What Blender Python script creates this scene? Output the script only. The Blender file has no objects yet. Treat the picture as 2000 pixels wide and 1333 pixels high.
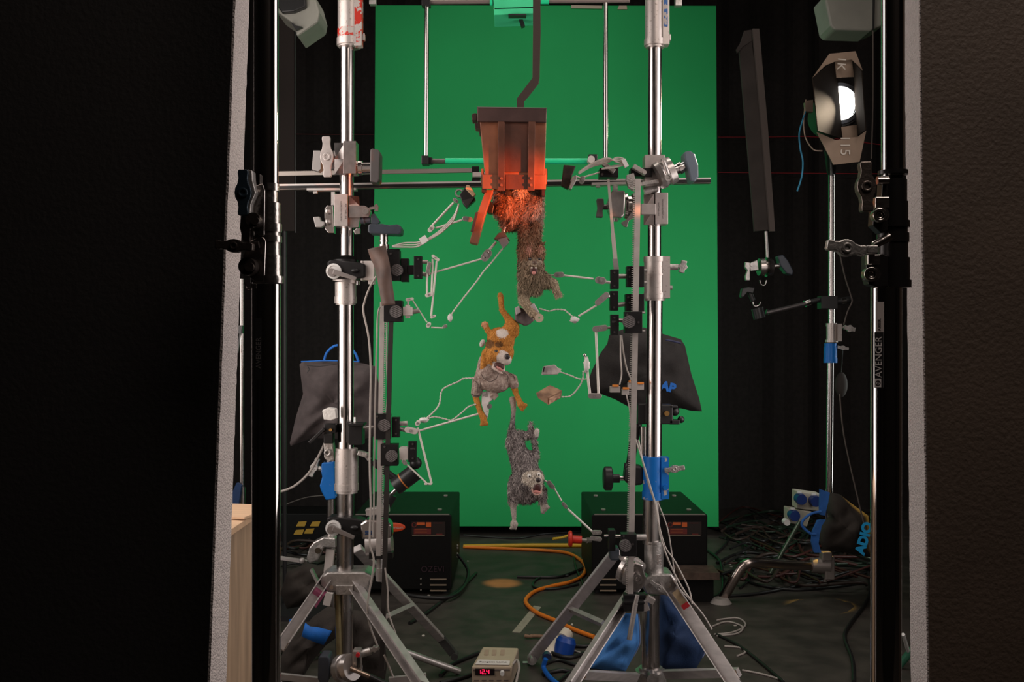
import bpy, bmesh, math, random
import numpy as np
from mathutils import Vector, Matrix, Euler
SC = bpy.context.scene
COL = SC.collection
PI = math.pi
FP = 35.0/36.0*2000.0          # focal length in pixels of the 2000 px wide frame
CH = 1.10                      # camera height
def P(x, y, d):                # a point at distance d in front of the camera
    return Vector(((x-1000)*d/FP, d, CH-(y-666.5)*d/FP))
def fl(x, y, h=0.0):           # a point on the floor (height h) seen at pixel x, y
    d = (CH-h)*FP/(y-666.5)
    return Vector(((x-1000)*d/FP, d, h))
# ---------------------------------------------------------------- camera, world, lights
cam = bpy.data.cameras.new('camera'); cam.lens = 35; cam.sensor_width = 36
cam.clip_start = 0.05; cam.clip_end = 60
co = bpy.data.objects.new('camera', cam); COL.objects.link(co)
co.location = (0, 0, CH); co.rotation_euler = (PI/2, 0, 0); SC.camera = co
W = bpy.data.worlds.new('world'); SC.world = W; W.use_nodes = True
W.node_tree.nodes['Background'].inputs[0].default_value = (0.55, 0.5, 0.5, 1)
W.node_tree.nodes['Background'].inputs[1].default_value = 0.006
SC.view_settings.view_transform = 'Standard'; SC.view_settings.look = 'None'
SC.view_settings.exposure = 0.22; SC.view_settings.gamma = 1.0
SC.view_settings.use_curve_mapping = False
def area(name, loc, target, sx, sy, power, color, spread=180):
    l = bpy.data.lights.new(name, 'AREA'); l.shape = 'RECTANGLE'; l.size = sx; l.size_y = sy
    l.energy = power; l.color = color; l.spread = math.radians(spread)
    o = bpy.data.objects.new(name, l); COL.objects.link(o); o.location = loc
    o.rotation_euler = (Vector(target)-Vector(loc)).to_track_quat('-Z', 'Y').to_euler()
    return o
def spot(name, loc, target, ang, power, color, blend=0.5, r=0.04):
    l = bpy.data.lights.new(name, 'SPOT'); l.spot_size = math.radians(ang); l.spot_blend = blend
    l.energy = power; l.color = color; l.shadow_soft_size = r
    o = bpy.data.objects.new(name, l); COL.objects.link(o); o.location = loc
    o.rotation_euler = (Vector(target)-Vector(loc)).to_track_quat('-Z', 'Y').to_euler()
    return o
area('key_softbox', (-1.12, 2.2, 1.5), (0.1, 2.85, 1.25), 1.0, 1.7, 15, (1.0, .90, .84))
area('fill_softbox', (1.4, 2.15, 1.45), (-.3, 2.35, 1.25), 1.15, 1.8, 15, (1.0, .90, .86))
area('screen_light_high', (0.0, 4.2, 3.6), (0.0, 5.6, 1.3), 2.0, 0.35, 5.8, (.95, 1.0, .95), 120)
area('screen_light_right', (1.95, 4.4, 1.15), (0.35, 5.6, .95), 0.3, 1.5, 5.5, (.95, 1.0, .95), 110)
area('screen_light_left', (-1.9, 4.4, 1.15), (-0.2, 5.6, .95), 0.3, 1.5, 5.1, (.95, 1.0, .95), 110)
spot('orange_spot', (1.25, 1.72, 1.30), P(1010, 378, 2.50), 9.5, 300, (1.0, .14, .012), .95, .02)
spot('added_bar_spot_orange', (1.0, 1.75, 1.5), P(1245, 412, 2.6), 2.0, 60, (1.0, .3, .12), .9, .01)  # added lamp, only for the orange patch on the right toothed bar
spot('fresnel_beam', P(1655, 203, 3.72), (0.0, 2.5, 1.3), 34, 26, (1.0, .82, .6), .4, .05)
spot('added_floor_patch_orange', (0.6, 3.9, 3.0), fl(981, 1140), 3.6, 900, (1.0, .42, .10), .8, .01)  # made-up lamp that throws the orange patch on the floor
spot('floor_spot_yellow', (2.6, 4.6, 3.0), fl(1603, 1183), 5.0, 700, (1.0, .6, .1), .8, .01)
area('top_light', (0.2, 3.2, 3.7), (0.1, 3.0, 0), 1.6, 1.2, 8, (1.0, .9, .8), 100)
area('added_front_fill', (1.0, .2, 3.2), (.5, 1.6, 1.0), 1.2, 1.2, 15, (1.0, .85, .75))  # added fill high near the camera, lifts the dark board faces

# ---------------------------------------------------------------- materials
MC = {}
def mat(name, color, metal=0.0, rough=0.5, var=0.0, vscale=40, bump=0.0, bscale=60, color2=None,
        thr=None, rvar=0.0, emit=None, estr=0, vtype='noise', stretch=None, spec=None, sheen=0):
    if name in MC: return MC[name]
    m = bpy.data.materials.new(name); m.use_nodes = True; nt = m.node_tree; N = nt.nodes; L = nt.links
    b = N['Principled BSDF']
    b.inputs['Base Color'].default_value = (*color, 1); b.inputs['Metallic'].default_value = metal
    b.inputs['Roughness'].default_value = rough
    if spec is not None: b.inputs['Specular IOR Level'].default_value = spec
    if sheen: b.inputs['Sheen Weight'].default_value = sheen
    if emit: b.inputs['Emission Color'].default_value = (*emit, 1); b.inputs['Emission Strength'].default_value = estr
    if var or bump or color2 or rvar:
        tc = N.new('ShaderNodeTexCoord'); mp = N.new('ShaderNodeMapping'); L.new(tc.outputs['Object'], mp.inputs[0])
        if stretch: mp.inputs['Scale'].default_value = stretch
        n = N.new('ShaderNodeTexNoise'); n.inputs['Scale'].default_value = vscale; n.inputs['Detail'].default_value = 6
        L.new(mp.outputs[0], n.inputs['Vector'])
        if var or color2:
            r = N.new('ShaderNodeValToRGB'); L.new(n.outputs['Fac'], r.inputs[0])
            c2 = color2 if color2 else tuple(c*(1-var) for c in color)
            if thr is None: p0, p1 = .35, .65
            else: p0, p1 = thr-.02, thr+.02
            r.color_ramp.elements[0].position = p0; r.color_ramp.elements[1].position = p1
            r.color_ramp.elements[0].color = (*c2, 1); r.color_ramp.elements[1].color = (*color, 1)
            L.new(r.outputs[0], b.inputs['Base Color'])
        if rvar:
            mr = N.new('ShaderNodeMapRange'); mr.inputs['To Min'].default_value = rough-rvar; mr.inputs['To Max'].default_value = rough+rvar
            L.new(n.outputs['Fac'], mr.inputs[0]); L.new(mr.outputs[0], b.inputs['Roughness'])
        if bump:
            if vtype == 'voronoi':
                t = N.new('ShaderNodeTexVoronoi'); t.inputs['Scale'].default_value = bscale; o = t.outputs['Distance']
            else:
                t = N.new('ShaderNodeTexNoise'); t.inputs['Scale'].default_value = bscale; t.inputs['Detail'].default_value = 4; o = t.outputs['Fac']
            L.new(mp.outputs[0], t.inputs['Vector'])
            bm_ = N.new('ShaderNodeBump'); bm_.inputs['Strength'].default_value = bump; bm_.inputs['Distance'].default_value = .004
            if vtype == 'voronoi': bm_.invert = True
            L.new(o, bm_.inputs['Height']); L.new(bm_.outputs[0], b.inputs['Normal'])
    MC[name] = m; return m
def vmat(name, rough=.9, spec=.2):
    m = bpy.data.materials.new(name); m.use_nodes = True; N = m.node_tree.nodes
    a = N.new('ShaderNodeVertexColor'); a.layer_name = 'Col'
    b = N['Principled BSDF']; b.inputs['Roughness'].default_value = rough; b.inputs['Specular IOR Level'].default_value = spec
    m.node_tree.links.new(a.outputs[0], b.inputs['Base Color']); return m
CHROME = mat('chrome', (.60, .56, .545), 1, .19, rvar=.05, vscale=30)
CHROMED = mat('worn_chrome', (.55, .51, .49), 1, .27, var=.35, vscale=25, rvar=.08, stretch=(1, 1, .35))
STEEL = mat('cast_steel', (.62, .59, .57), .85, .38, var=.3, vscale=60, bump=.25, bscale=200)
LEGM = mat('satin_leg_metal', (.50, .46, .45), .3, .4, var=.25, vscale=20, stretch=(1, 1, 4))
ALU = mat('brushed_aluminium', (.62, .58, .56), .7, .38, var=.15, vscale=30, stretch=(1, 1, 8))
ALUP = mat('pale_machined_metal', (.78, .71, .68), .45, .42, var=.08, vscale=50)
RACKM = mat('rack_metal', (.62, .57, .54), .55, .42, var=.15, vscale=40)
BLACKA = mat('black_anodised', (.018, .017, .018), .4, .42, var=.3)
BLACKP = mat('black_plastic', (.02, .02, .021), 0, .38)
KNOB = mat('blue_grey_plastic', (.045, .055, .075), 0, .38, var=.15)
KNOBG = mat('grey_ridged_knob', (.13, .12, .12), .3, .45)
WHITE = mat('white_plastic', (.75, .74, .72), 0, .45)
TAPE = mat('brown_grey_tape', (.15, .088, .068), 0, .6, color2=(.075, .05, .043), vscale=18, bump=.3, bscale=30)
BLACKF = mat('black_fabric', (.022, .019, .018), 0, .9, var=.3, bump=.3, bscale=400)
GREYF = mat('charcoal_fabric', (.075, .06, .06), 0, .9, var=.25, bump=.3, bscale=500)
BROWNF = mat('brown_black_fabric', (.034, .026, .021), 0, .9, var=.25, bump=.3, bscale=500)
BLUEF = mat('blue_canvas', (.07, .27, .70), 0, .85, var=.3, vscale=12, bump=.3, bscale=500)
BLUED = mat('dark_blue_canvas', (.009, .036, .115), 0, .85, var=.3, vscale=12, bump=.3, bscale=500)
BLUES = mat('bright_blue_strap', (.01, .16, .62), 0, .7, var=.2, bump=.2, bscale=600)
BLUEP = mat('blue_paint', (.005, .17, .60), .1, .4, color2=(.5, .46, .43), thr=.36, vscale=45, bump=.15)
REDP = mat('worn_red_paint', (.60, .035, .02), .2, .4, color2=(.55, .5, .47), thr=.52, vscale=55, bump=.15)
SLEEVE = mat('speckled_steel', (.62, .56, .53), .7, .42, color2=(.42, .36, .33), thr=.36, vscale=170, bump=.08, bscale=120)
WIRE = mat('white_wire', (.72, .68, .62), .1, .5)
CABLEG = mat('grey_cable', (.38, .34, .31), 0, .5)
CABLEB = mat('black_cable', (.012, .011, .011), 0, .45)
ORANGE = mat('orange_cable', (.75, .19, .015), 0, .45)
YELLOW = mat('yellow_cable', (.55, .30, .01), 0, .5)
GREENT = mat('green_tape', (.02, .80, .36), 0, .45)
GREENP = mat('bright_green_paint', (.08, .90, .42), 0, .6)
GLUE = mat('white_glue', (.75, .73, .7), 0, .35, bump=.4, bscale=150)
RED = mat('red_plastic', (.65, .03, .015), 0, .4)
INK = mat('dark_ink', (.05, .04, .04), 0, .6)

# ---------------------------------------------------------------- mesh building
class MB:
    def __init__(s): s.v = []; s.f = []; s.sm = []; s.mi = []; s.m = 0; s.c = None
    def add(s, vs, fs, smooth=False):
        o = len(s.v); s.v.extend([tuple(v) for v in vs])
        for f in fs: s.f.append(tuple(i+o for i in f)); s.sm.append(smooth); s.mi.append(s.m)
        return s
    def cyl(s, p0, p1, r0, r1=None, seg=20, caps=True):
        p0 = Vector(p0); p1 = Vector(p1); r1 = r0 if r1 is None else r1
        z = (p1-p0).normalized(); x = z.orthogonal().normalized(); y = z.cross(x)
        ra = [p0+(x*math.cos(2*PI*i/seg)+y*math.sin(2*PI*i/seg))*r0 for i in range(seg)]
        rb = [p1+(x*math.cos(2*PI*i/seg)+y*math.sin(2*PI*i/seg))*r1 for i in range(seg)]
        s.add(ra+rb, [(i, (i+1) % seg, seg+(i+1) % seg, seg+i) for i in range(seg)], True)
        if caps:
            s.add(ra, [tuple(range(seg))[::-1]]); s.add(rb, [tuple(range(seg))])
        return s
    def lathe(s, p0, ax, prof, seg=24):
        p0 = Vector(p0); ax = Vector(ax).normalized()
        for i in range(len(prof)-1):
            a, b = prof[i], prof[i+1]
            if abs(a[0]-b[0]) < 1e-7:
                q = p0+ax*a[0]; s.cyl(q, q+ax*1e-5, a[1], b[1], seg, False)
            else: s.cyl(p0+ax*a[0], p0+ax*b[0], a[1], b[1], seg, i == 0 or i == len(prof)-2)
        return s
    def tube(s, pts, r, seg=8, caps=True):
        pts = [Vector(p) for p in pts]; n = len(pts)
        rs = r if isinstance(r, (list, tuple)) else [r]*n
        vs = []; x = None
        for i, p in enumerate(pts):
            t = (pts[min(i+1, n-1)]-pts[max(i-1, 0)])
            if t.length < 1e-9: t = Vector((0, 0, 1))
            t.normalize()
            x = t.orthogonal().normalized() if x is None else (x-t*x.dot(t)).normalized()
            y = t.cross(x)
            vs += [p+(x*math.cos(2*PI*k/seg)+y*math.sin(2*PI*k/seg))*rs[i] for k in range(seg)]
        fs = [(i*seg+k, i*seg+(k+1) % seg, (i+1)*seg+(k+1) % seg, (i+1)*seg+k) for i in range(n-1) for k in range(seg)]
        s.add(vs, fs, True)
        if caps: s.add(vs[:seg], [tuple(range(seg))[::-1]]); s.add(vs[-seg:], [tuple(range(seg))])
        return s
    def box(s, c, size, R=None):
        c = Vector(c); R = R or Matrix.Identity(3)
        vs = [c+R@Vector((size[0]*a/2, size[1]*b/2, size[2]*e/2)) for a in (-1, 1) for b in (-1, 1) for e in (-1, 1)]
        return s.add(vs, [(0, 1, 3, 2), (4, 6, 7, 5), (0, 4, 5, 1), (2, 3, 7, 6), (0, 2, 6, 4), (1, 5, 7, 3)])
    def prism(s, pts, off):
        n = len(pts); off = Vector(off); pts = [Vector(p) for p in pts]
        vs = pts+[p+off for p in pts]
        return s.add(vs, [tuple(range(n)), tuple(range(n, 2*n))[::-1]]+[(i, i+n, (i+1) % n+n, (i+1) % n) for i in range(n)])
    def ell(s, c, r, R=None, seg=16, rings=10):
        c = Vector(c); R = R or Matrix.Identity(3); r = (r, r, r) if not hasattr(r, '__len__') else r
        vs = []
        for i in range(rings+1):
            a = PI*i/rings
            for k in range(seg):
                b = 2*PI*k/seg
                vs.append(c+R@Vector((r[0]*math.sin(a)*math.cos(b), r[1]*math.sin(a)*math.sin(b), r[2]*math.cos(a))))
        return s.add(vs, [(i*seg+k, (i+1)*seg+k, (i+1)*seg+(k+1) % seg, i*seg+(k+1) % seg) for i in range(rings) for k in range(seg)], True)
    # the same shapes given by measurements taken at distance d
    def pc(s, x0, y0, x1, y1, w0, d, w1=None, d1=None, seg=20):
        d1 = d if d1 is None else d1; w1 = w0 if w1 is None else w1
        return s.cyl(P(x0, y0, d), P(x1, y1, d1), w0/2*d/FP, w1/2*d1/FP, seg)
    def pb(s, x0, y0, x1, y1, d, t):
        a = P(x0, y0, d); b = P(x1, y1, d)
        return s.box(((a.x+b.x)/2, d, (a.z+b.z)/2), (abs(b.x-a.x), t, abs(b.z-a.z)))
    def bar(s, x0, y0, x1, y1, w, t, d, d1=None, w1=None):
        d1 = d if d1 is None else d1; w1 = w if w1 is None else w1
        a = P(x0, y0, d); b = P(x1, y1, d1); z = (b-a).normalized()
        u = Vector((0, 1, 0)).cross(z).normalized(); n = z.cross(u).normalized()
        ha = w/2*d/FP; hb = w1/2*d1/FP
        vs = [a-u*ha-n*t/2, a+u*ha-n*t/2, a+u*ha+n*t/2, a-u*ha+n*t/2, b-u*hb-n*t/2, b+u*hb-n*t/2, b+u*hb+n*t/2, b-u*hb+n*t/2]
        return s.add(vs, [(0, 3, 2, 1), (4, 5, 6, 7), (0, 1, 5, 4), (1, 2, 6, 5), (2, 3, 7, 6), (3, 0, 4, 7)])
    def pp(s, pts, d, t):
        return s.prism([P(x, y, d-t/2) for x, y in pts], (0, t, 0))
    def disc(s, x, y, r, d, t, r2=None, seg=24):
        c = P(x, y, d); rr = r*d/FP
        return s.cyl(c-Vector((0, t/2, 0)), c+Vector((0, t/2, 0)), rr, (r2*d/FP if r2 else rr), seg)
    def ring(s, x, y, ro, ri, d, t, seg=24):
        c = P(x, y, d); k = d/FP; vs = []
        for (r, o) in ((ro, -t/2), (ro, t/2), (ri, t/2), (ri, -t/2)):
            vs += [c+Vector((r*k*math.cos(2*PI*i/seg), o, r*k*math.sin(2*PI*i/seg))) for i in range(seg)]
        return s.add(vs, [(j*seg+i, j*seg+(i+1) % seg, ((j+1) % 4)*seg+(i+1) % seg, ((j+1) % 4)*seg+i) for j in range(4) for i in range(seg)])
    def pt(s, pts, w, d, seg=8, smooth=0, caps=True):
        q = [P(p[0], p[1], p[2] if len(p) > 2 else d) for p in pts]
        if smooth: q = spline(q, smooth)
        return s.tube(q, w/2*d/FP, seg, caps)
    def ball(s, x, y, r, d, seg=14): return s.ell(P(x, y, d), r*d/FP, seg=seg, rings=8)
def spline(pts, n):
    pts = [Vector(p) for p in pts]; out = []
    for i in range(len(pts)-1):
        p0 = pts[max(i-1, 0)]; p1 = pts[i]; p2 = pts[i+1]; p3 = pts[min(i+2, len(pts)-1)]
        for k in range(n):
            t = k/n
            out.append(.5*((2*p1)+(p2-p0)*t+(2*p0-5*p1+4*p2-p3)*t*t+(3*p1-p0-3*p2+p3)*t**3))
    out.append(pts[-1]); return out
def mesh_obj(name, mb, mats, parent=None, org=None, bevel=0, subd=0):
    me = bpy.data.meshes.new(name); o_ = Vector(org) if org is not None else Vector()
    me.from_pydata([(v[0]-o_.x, v[1]-o_.y, v[2]-o_.z) for v in mb.v], [], mb.f)
    me.polygons.foreach_set('use_smooth', mb.sm)
    mats = mats if isinstance(mats, (list, tuple)) else [mats]
    for m in mats: me.materials.append(m)
    if len(mats) > 1: me.polygons.foreach_set('material_index', mb.mi)
    me.update()
    o = bpy.data.objects.new(name, me); COL.objects.link(o)
    if parent: o.parent = parent
    elif org is not None: o.location = org
    if bevel:
        b = o.modifiers.new('bevel', 'BEVEL'); b.width = bevel; b.segments = 2; b.limit_method = 'ANGLE'; b.angle_limit = math.radians(40)
    if subd:
        b = o.modifiers.new('subdivision', 'SUBSURF'); b.levels = subd; b.render_levels = subd
    return o
def tag(o, label=None, cat=None, group=None, kind=None):
    if label: o['label'] = label
    if cat: o['category'] = cat
    if group: o['group'] = group
    if kind: o['kind'] = kind
    return o
class T:
    def __init__(s, name, label, cat, base, group=None):
        s.b = Vector(base); o = bpy.data.objects.new(name, None); COL.objects.link(o); o.location = s.b
        o.empty_display_size = .02; s.o = o; tag(o, label, cat, group)
    def part(s, name, mb, m, parent=None, label=None, bevel=0, subd=0, kind=None):
        o = mesh_obj(name, mb, m, parent or s.o, s.b, bevel, subd)
        return tag(o, label, None, None, kind)
def solo(name, label, cat, mb, m, base=None, group=None, bevel=0, subd=0, kind=None):
    if base is None:
        a = np.array(mb.v); base = ((a[:, 0].min()+a[:, 0].max())/2, (a[:, 1].min()+a[:, 1].max())/2, a[:, 2].min())
    return tag(mesh_obj(name, mb, m, None, base, bevel, subd), label, cat, group, kind)
def struct(name, mb, m, label=None, base=(0, 0, 0), parent=None):
    return tag(mesh_obj(name, mb, m, parent, base), label, None, None, 'structure' if parent is None else None)
def text(name, body, size, loc, rot, m, parent, base, extrude=.0002, align='CENTER', off=0.0):
    cu = bpy.data.curves.new(name, 'FONT'); cu.body = body; cu.size = size; cu.extrude = extrude
    cu.offset = off; cu.align_x = align; cu.align_y = 'CENTER'
    t = bpy.data.objects.new(name+'_tmp', cu); COL.objects.link(t)
    bpy.context.view_layer.update()
    me = bpy.data.meshes.new_from_object(t.evaluated_get(bpy.context.evaluated_depsgraph_get()))
    bpy.data.objects.remove(t); me.materials.clear(); me.materials.append(m)
    o = bpy.data.objects.new(name, me); COL.objects.link(o); o.parent = parent
    o.location = Vector(loc)-Vector(base); o.rotation_euler = rot
    return o
UP = (PI/2, 0, 0)               # text facing the camera side, upright
def up(a): return (PI/2, -a, 0) # turned by a in its own plane
def wing(m, cx, cy, ang, L, w, d, t, hole=True):
    """bone-shaped clamp handle: long axis at ang (deg, 0 = right), length L, middle width w"""
    pr = [(-.5, .22), (-.48, .30), (-.42, .31), (-.32, .27), (-.20, .32), (-.10, .46), (0, .5), (.10, .46), (.20, .32), (.32, .27), (.42, .31), (.48, .30), (.5, .22)]
    out = [(a*L, b*w) for a, b in pr]+[(a*L, -b*w) for a, b in pr[::-1]]
    c, s_ = math.cos(math.radians(ang)), math.sin(math.radians(ang))
    m.pp([(cx+a*c+b*s_, cy-a*s_+b*c) for a, b in out], d, t)
    if hole: m.ring(cx, cy, w*.30, w*.14, d-t/2-.001, .003)
    return m
# ================================================================ THE SETTING
FLOOR = mat('dark_painted_floor', (.056, .046, .038), 0, .62, var=.5, vscale=9, bump=.25, bscale=25, rvar=.12)
DRAPE = mat('black_drape', (.030, .024, .022), 0, .95, var=.3)
m = MB(); m.box((0, 4.0, -.03), (7.2, 8.6, .06)); struct('floor', m, FLOOR, 'dark scuffed studio floor')
m = MB()
nx = 220
for i in range(nx):
    x0 = -3.5+7.0*i/nx; x1 = -3.5+7.0*(i+1)/nx
    f = lambda x: 6.55+.035*math.sin(x*13)+.02*math.sin(x*31+1)
    m.add([(x0, f(x0), 0), (x1, f(x1), 0), (x1, f(x1), 4), (x0, f(x0), 4)], [(0, 1, 2, 3)], True)
struct('wall_back', m, DRAPE, 'black drape hanging behind the green screen')
for nm, x in (('wall_left', -3.55), ('wall_right', 3.55)):
    m = MB(); m.box((x, 4.0, 2.0), (.08, 8.6, 4.0)); struct(nm, m, DRAPE)
m = MB(); m.box((0, 4.0, 4.04), (7.2, 8.6, .08)); struct('ceiling', m, DRAPE)
m = MB(); m.box((0, -.28, 2.0), (7.2, .04, 4.0)); struct('wall_front', m, DRAPE)
# green screen
GREEN = mat('green_screen_paint', (.006, .34, .085), 0, .8, var=.12, vscale=1.2)
t = T('green_screen', 'tall rectangular green screen panel standing in front of black drape', 'screen', (0.2, 5.6, 0))
m = MB()
a = P(730.5, 10, 5.6); b = P(1402, 1029, 5.6)
m.prism([P(733, 10, 5.6), P(1399, 11, 5.6), P(1404, 1030, 5.6), P(727, 1029, 5.6)], (0, .03, 0))
t.part('panel', m, GREEN, bevel=.003)
for x in (820, 1300):
    m = MB(); q = P(x, 1020, 5.66); m.box((q.x, 5.72, q.z/2+.01), (.05, .16, q.z+.02)); t.part('foot', m, mat('raw_wood', (.25, .17, .1), 0, .7))
m = MB(); m.pp([(1116, 10), (1176, 11), (1176, 17), (1115, 16)], 5.595, .004); t.part('masking_tape', m, mat('masking_tape', (.45, .36, .27), 0, .7), label='strip of torn beige tape')
m = MB(); m.pp([(1209, 11), (1224, 11), (1225, 18), (1206, 18)], 5.595, .004); t.part('masking_tape', m, MC['masking_tape'], label='small piece of beige tape')
# ================================================================ FOREGROUND BOARDS
FOAM = mat('white_foam_edge', (.66, .59, .58), 0, .8, var=.12, vscale=160, bump=.6, bscale=300, vtype='voronoi')
BFACE = mat('black_board_face', (.018, .016, .016), 0, .7, bump=.3, bscale=120)
BFACE2 = mat('dark_board_face', (.105, .074, .055), 0, .65, var=.2, vscale=6, bump=.5, bscale=140)
def board(side):
    d0, d1 = 1.45, 1.53
    if side < 0:
        top0, bot0 = P(460, 0, d0), P(410, 1333, d0); top1, bot1 = P(487, 0, d1), P(442, 1333, d1); far = -2.2
    else:
        top0, bot0 = P(1794, 0, d0), P(1811, 1333, d0); top1, bot1 = P(1766, 0, d1), P(1779, 1333, d1); far = 2.2
    def ext(a, b, z): k = (z-a.z)/(b.z-a.z); return a+(b-a)*k
    zt, zb = 2.1, .0
    A0, A1, B0, B1 = ext(top0, bot0, zt), ext(top0, bot0, zb), ext(top1, bot1, zt), ext(top1, bot1, zb)
    lab = ('thick black-faced foam board on the left, pale beaded edge leaning outwards' if side < 0 else
           'thick dark-faced foam board on the right with pale beaded edge')
    t = T('foam_board', lab, 'foam board', (A1.x+side*.3, 1.49, 0))
    n = 160; vs = []; fs = []; rnd = random.Random(5+side)
    for i in range(n+1):
        k = i/n; q0 = A0+(A1-A0)*k; q1 = B0+(B1-B0)*k
        j0 = rnd.uniform(-.0004, .0004); j1 = rnd.uniform(-.0004, .0004)
        q0 = Vector((q0.x+j0, d0, q0.z)); q1 = Vector((q1.x+j1, d1, q1.z))
        vs += [q0, q1, Vector((far, d1, q1.z)), Vector((far, d0, q0.z))]
    for i in range(n):
        for c in range(4): fs.append((i*4+c, i*4+(c+1) % 4, (i+1)*4+(c+1) % 4, (i+1)*4+c))
    fs += [(0, 3, 2, 1), (n*4, n*4+1, n*4+2, n*4+3)]
    m = MB(); m.add(vs, fs); t.part('foam_core', m, FOAM)
    m = MB(); xi = side*.003
    m.prism([(A0.x+xi, d0-.002, A0.z), (far, d0-.002, A0.z), (far, d0-.002, A1.z), (A1.x+xi, d0-.002, A1.z)], (0, .0015, 0))
    t.part('black_face', m, BFACE if side < 0 else BFACE2)
board(-1); board(1)
# ================================================================ FOREGROUND STANDS
CHROMEF = mat('polished_chrome', (.60, .58, .57), 1, .07)
CASTF = mat('shiny_casting', (.50, .46, .44), 1, .22, bump=.15, bscale=120)
DARKC = mat('dark_bronze_handle', (.07, .055, .05), .7, .3, bump=.2, bscale=200)
BLUEG = mat('blue_black_handle', (.03, .05, .07), .5, .35)
def tripod_base(t, c, d, r, h, mt, ang0, spread=.42, tw=.013):
    """three tube legs below the frame so that the stand really stands"""
    for k in range(3):
        a = ang0+k*2*PI/3; e = Vector((c.x+spread*math.cos(a), c.y+spread*math.sin(a), tw))
        m = MB(); m.tube([Vector((c.x, c.y, h)), Vector((c.x+.5*spread*math.cos(a), c.y+.5*spread*math.sin(a), h*.8)), e], tw, 10); t.part('leg', m, mt)
# left foreground stand, d 1.35
d = 1.35; c = P(520, 600, d)
t = T('light_stand', 'chrome light stand in front of the left foam board edge with stacked T-handles', 'light stand', (c.x, d, 0))
m = MB(); m.cyl(P(520, 372, d)-Vector((0, 0, 0)), (c.x, d, 2.1), 23.5*d/FP, seg=40); t.part('pole', m, CHROMEF)
m = MB(); m.cyl((c.x, d, .28), P(520, 556, d), 27.5*d/FP, seg=40); t.part('pole', m, CHROMEF)
tripod_base(t, Vector((c.x, d, 0)), d, 0, .3, CHROMEF, .5)
m = MB()
def rings(m, x, d, ys, k=1.0, seg=36):
    for (y0, y1, w) in ys: m.pc(x, y0, x, y1, w*k, d, seg=seg)
rings(m, 522, d, [(360, 374, 46), (374, 397, 40), (397, 438, 50), (438, 454, 56), (454, 462, 50), (462, 474, 56), (474, 500, 50), (500, 540, 54), (540, 554, 62)])
m.pp([(500, 362), (512, 358), (517, 372), (516, 460), (506, 462), (488, 440), (492, 380)], d-.012, .02)
m.pp([(512, 462), (519, 470), (516, 552), (500, 552), (486, 540), (474, 500), (490, 470)], d-.012, .02)
col = t.part('collar', m, CASTF, bevel=.0012)
m = MB(); m.disc(499, 432, 14, d-.028, .03); m.disc(499, 432, 8, d-.046, .008); t.part('bolt', m, DARKC, col, bevel=.001)
m = MB(); m.disc(488, 522, 17, d-.028, .03); m.disc(488, 522, 9, d-.046, .008); t.part('bolt', m, DARKC, col, bevel=.001)
m = MB(); wing(m, 474, 376, 90, 90, 33, d-.04, .010)
h = t.part('t_handle', m, BLUEG, label='upright blue-black T-handle', bevel=.0012)
m = MB(); m.pc(488, 377, 510, 377, 15, d-.02); t.part('bolt', m, CASTF, h)
m = MB(); m.pp([(483, 331), (492, 333), (493, 352), (499, 376), (490, 398), (488, 420), (478, 421), (479, 398), (489, 376), (484, 352)], d-.030, .02); t.part('handle_lit_side', m, STEEL, h, bevel=.001)  # paler metal paints this facet as lit from the right
m = MB(); wing(m, 456, 480, -4, 74, 27, d-.05, .012); m.pc(480, 482, 506, 478, 14, d-.03); t.part('t_handle', m, DARKC, label='sideways dark T-handle', bevel=.0012)
m = MB(); m.pp([(470, 420), (490, 422), (488, 476), (474, 470), (468, 445)], d-.02, .014); t.part('bracket', m, CASTF, bevel=.001)
m = MB(); m.tube(spline([P(478, 552, d-.02), P(482, 563, d-.02), P(490, 563, d-.02), P(492, 552, d-.02)], 4), .0011); t.part('ring', m, CASTF)
m = MB(); text_base = None
LBLD = mat('dark_sticker', (.012, .011, .012), 0, .5)
m.pb(499, 622, 511, 742, d-.0195, .0006); st = t.part('sticker', m, LBLD)
text('lettering', 'AVENGER', .0095, P(505, 690, d-.0202), up(PI/2), mat('grey_print', (.12, .11, .11), 0, .5), st, t.b)
# right foreground stand
c = P(1744, 300, d)
t = T('light_stand', 'chrome light stand in front of the right foam board with black and white lettered sticker', 'light stand', (P(1730, 600, d).x, d, 0))
m = MB(); m.cyl(P(1744, 345, d), (c.x, d, 2.1), 22*d/FP, seg=40); t.part('pole', m, CHROMEF)
cl = P(1729, 600, d)
m = MB(); m.cyl((cl.x, d, .28), P(1731, 560, d), 29*d/FP, seg=40); t.part('pole', m, CHROMEF)
tripod_base(t, Vector((cl.x, d, 0)), d, 0, .3, CHROMEF, -.5)
m = MB()
rings(m, 1744, d, [(334, 342, 56), (342, 352, 40), (352, 395, 52), (395, 432, 56), (432, 445, 62), (445, 456, 54), (456, 474, 60), (474, 504, 56), (504, 548, 62), (548, 562, 68)])
m.pp([(1724, 350), (1735, 345), (1735, 450), (1722, 456), (1705, 440), (1708, 392), (1722, 385)], d-.02, .02)
m.pp([(1712, 500), (1722, 495), (1735, 500), (1735, 560), (1716, 562), (1697, 556), (1692, 540), (1692, 500)], d-.018, .02)
col = t.part('collar', m, mat('black_casting', (.03, .027, .027), .6, .3), bevel=.0012)
for (x, y) in ((1718, 421), (1701, 536)):
    m = MB(); m.disc(x, y, 14, d-.036, .02); m.ring(x, y, 14, 8, d-.048, .006); m.ring(x, y, 7, 4, d-.047, .004); t.part('bolt', m, CASTF, col, bevel=.0008)
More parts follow.
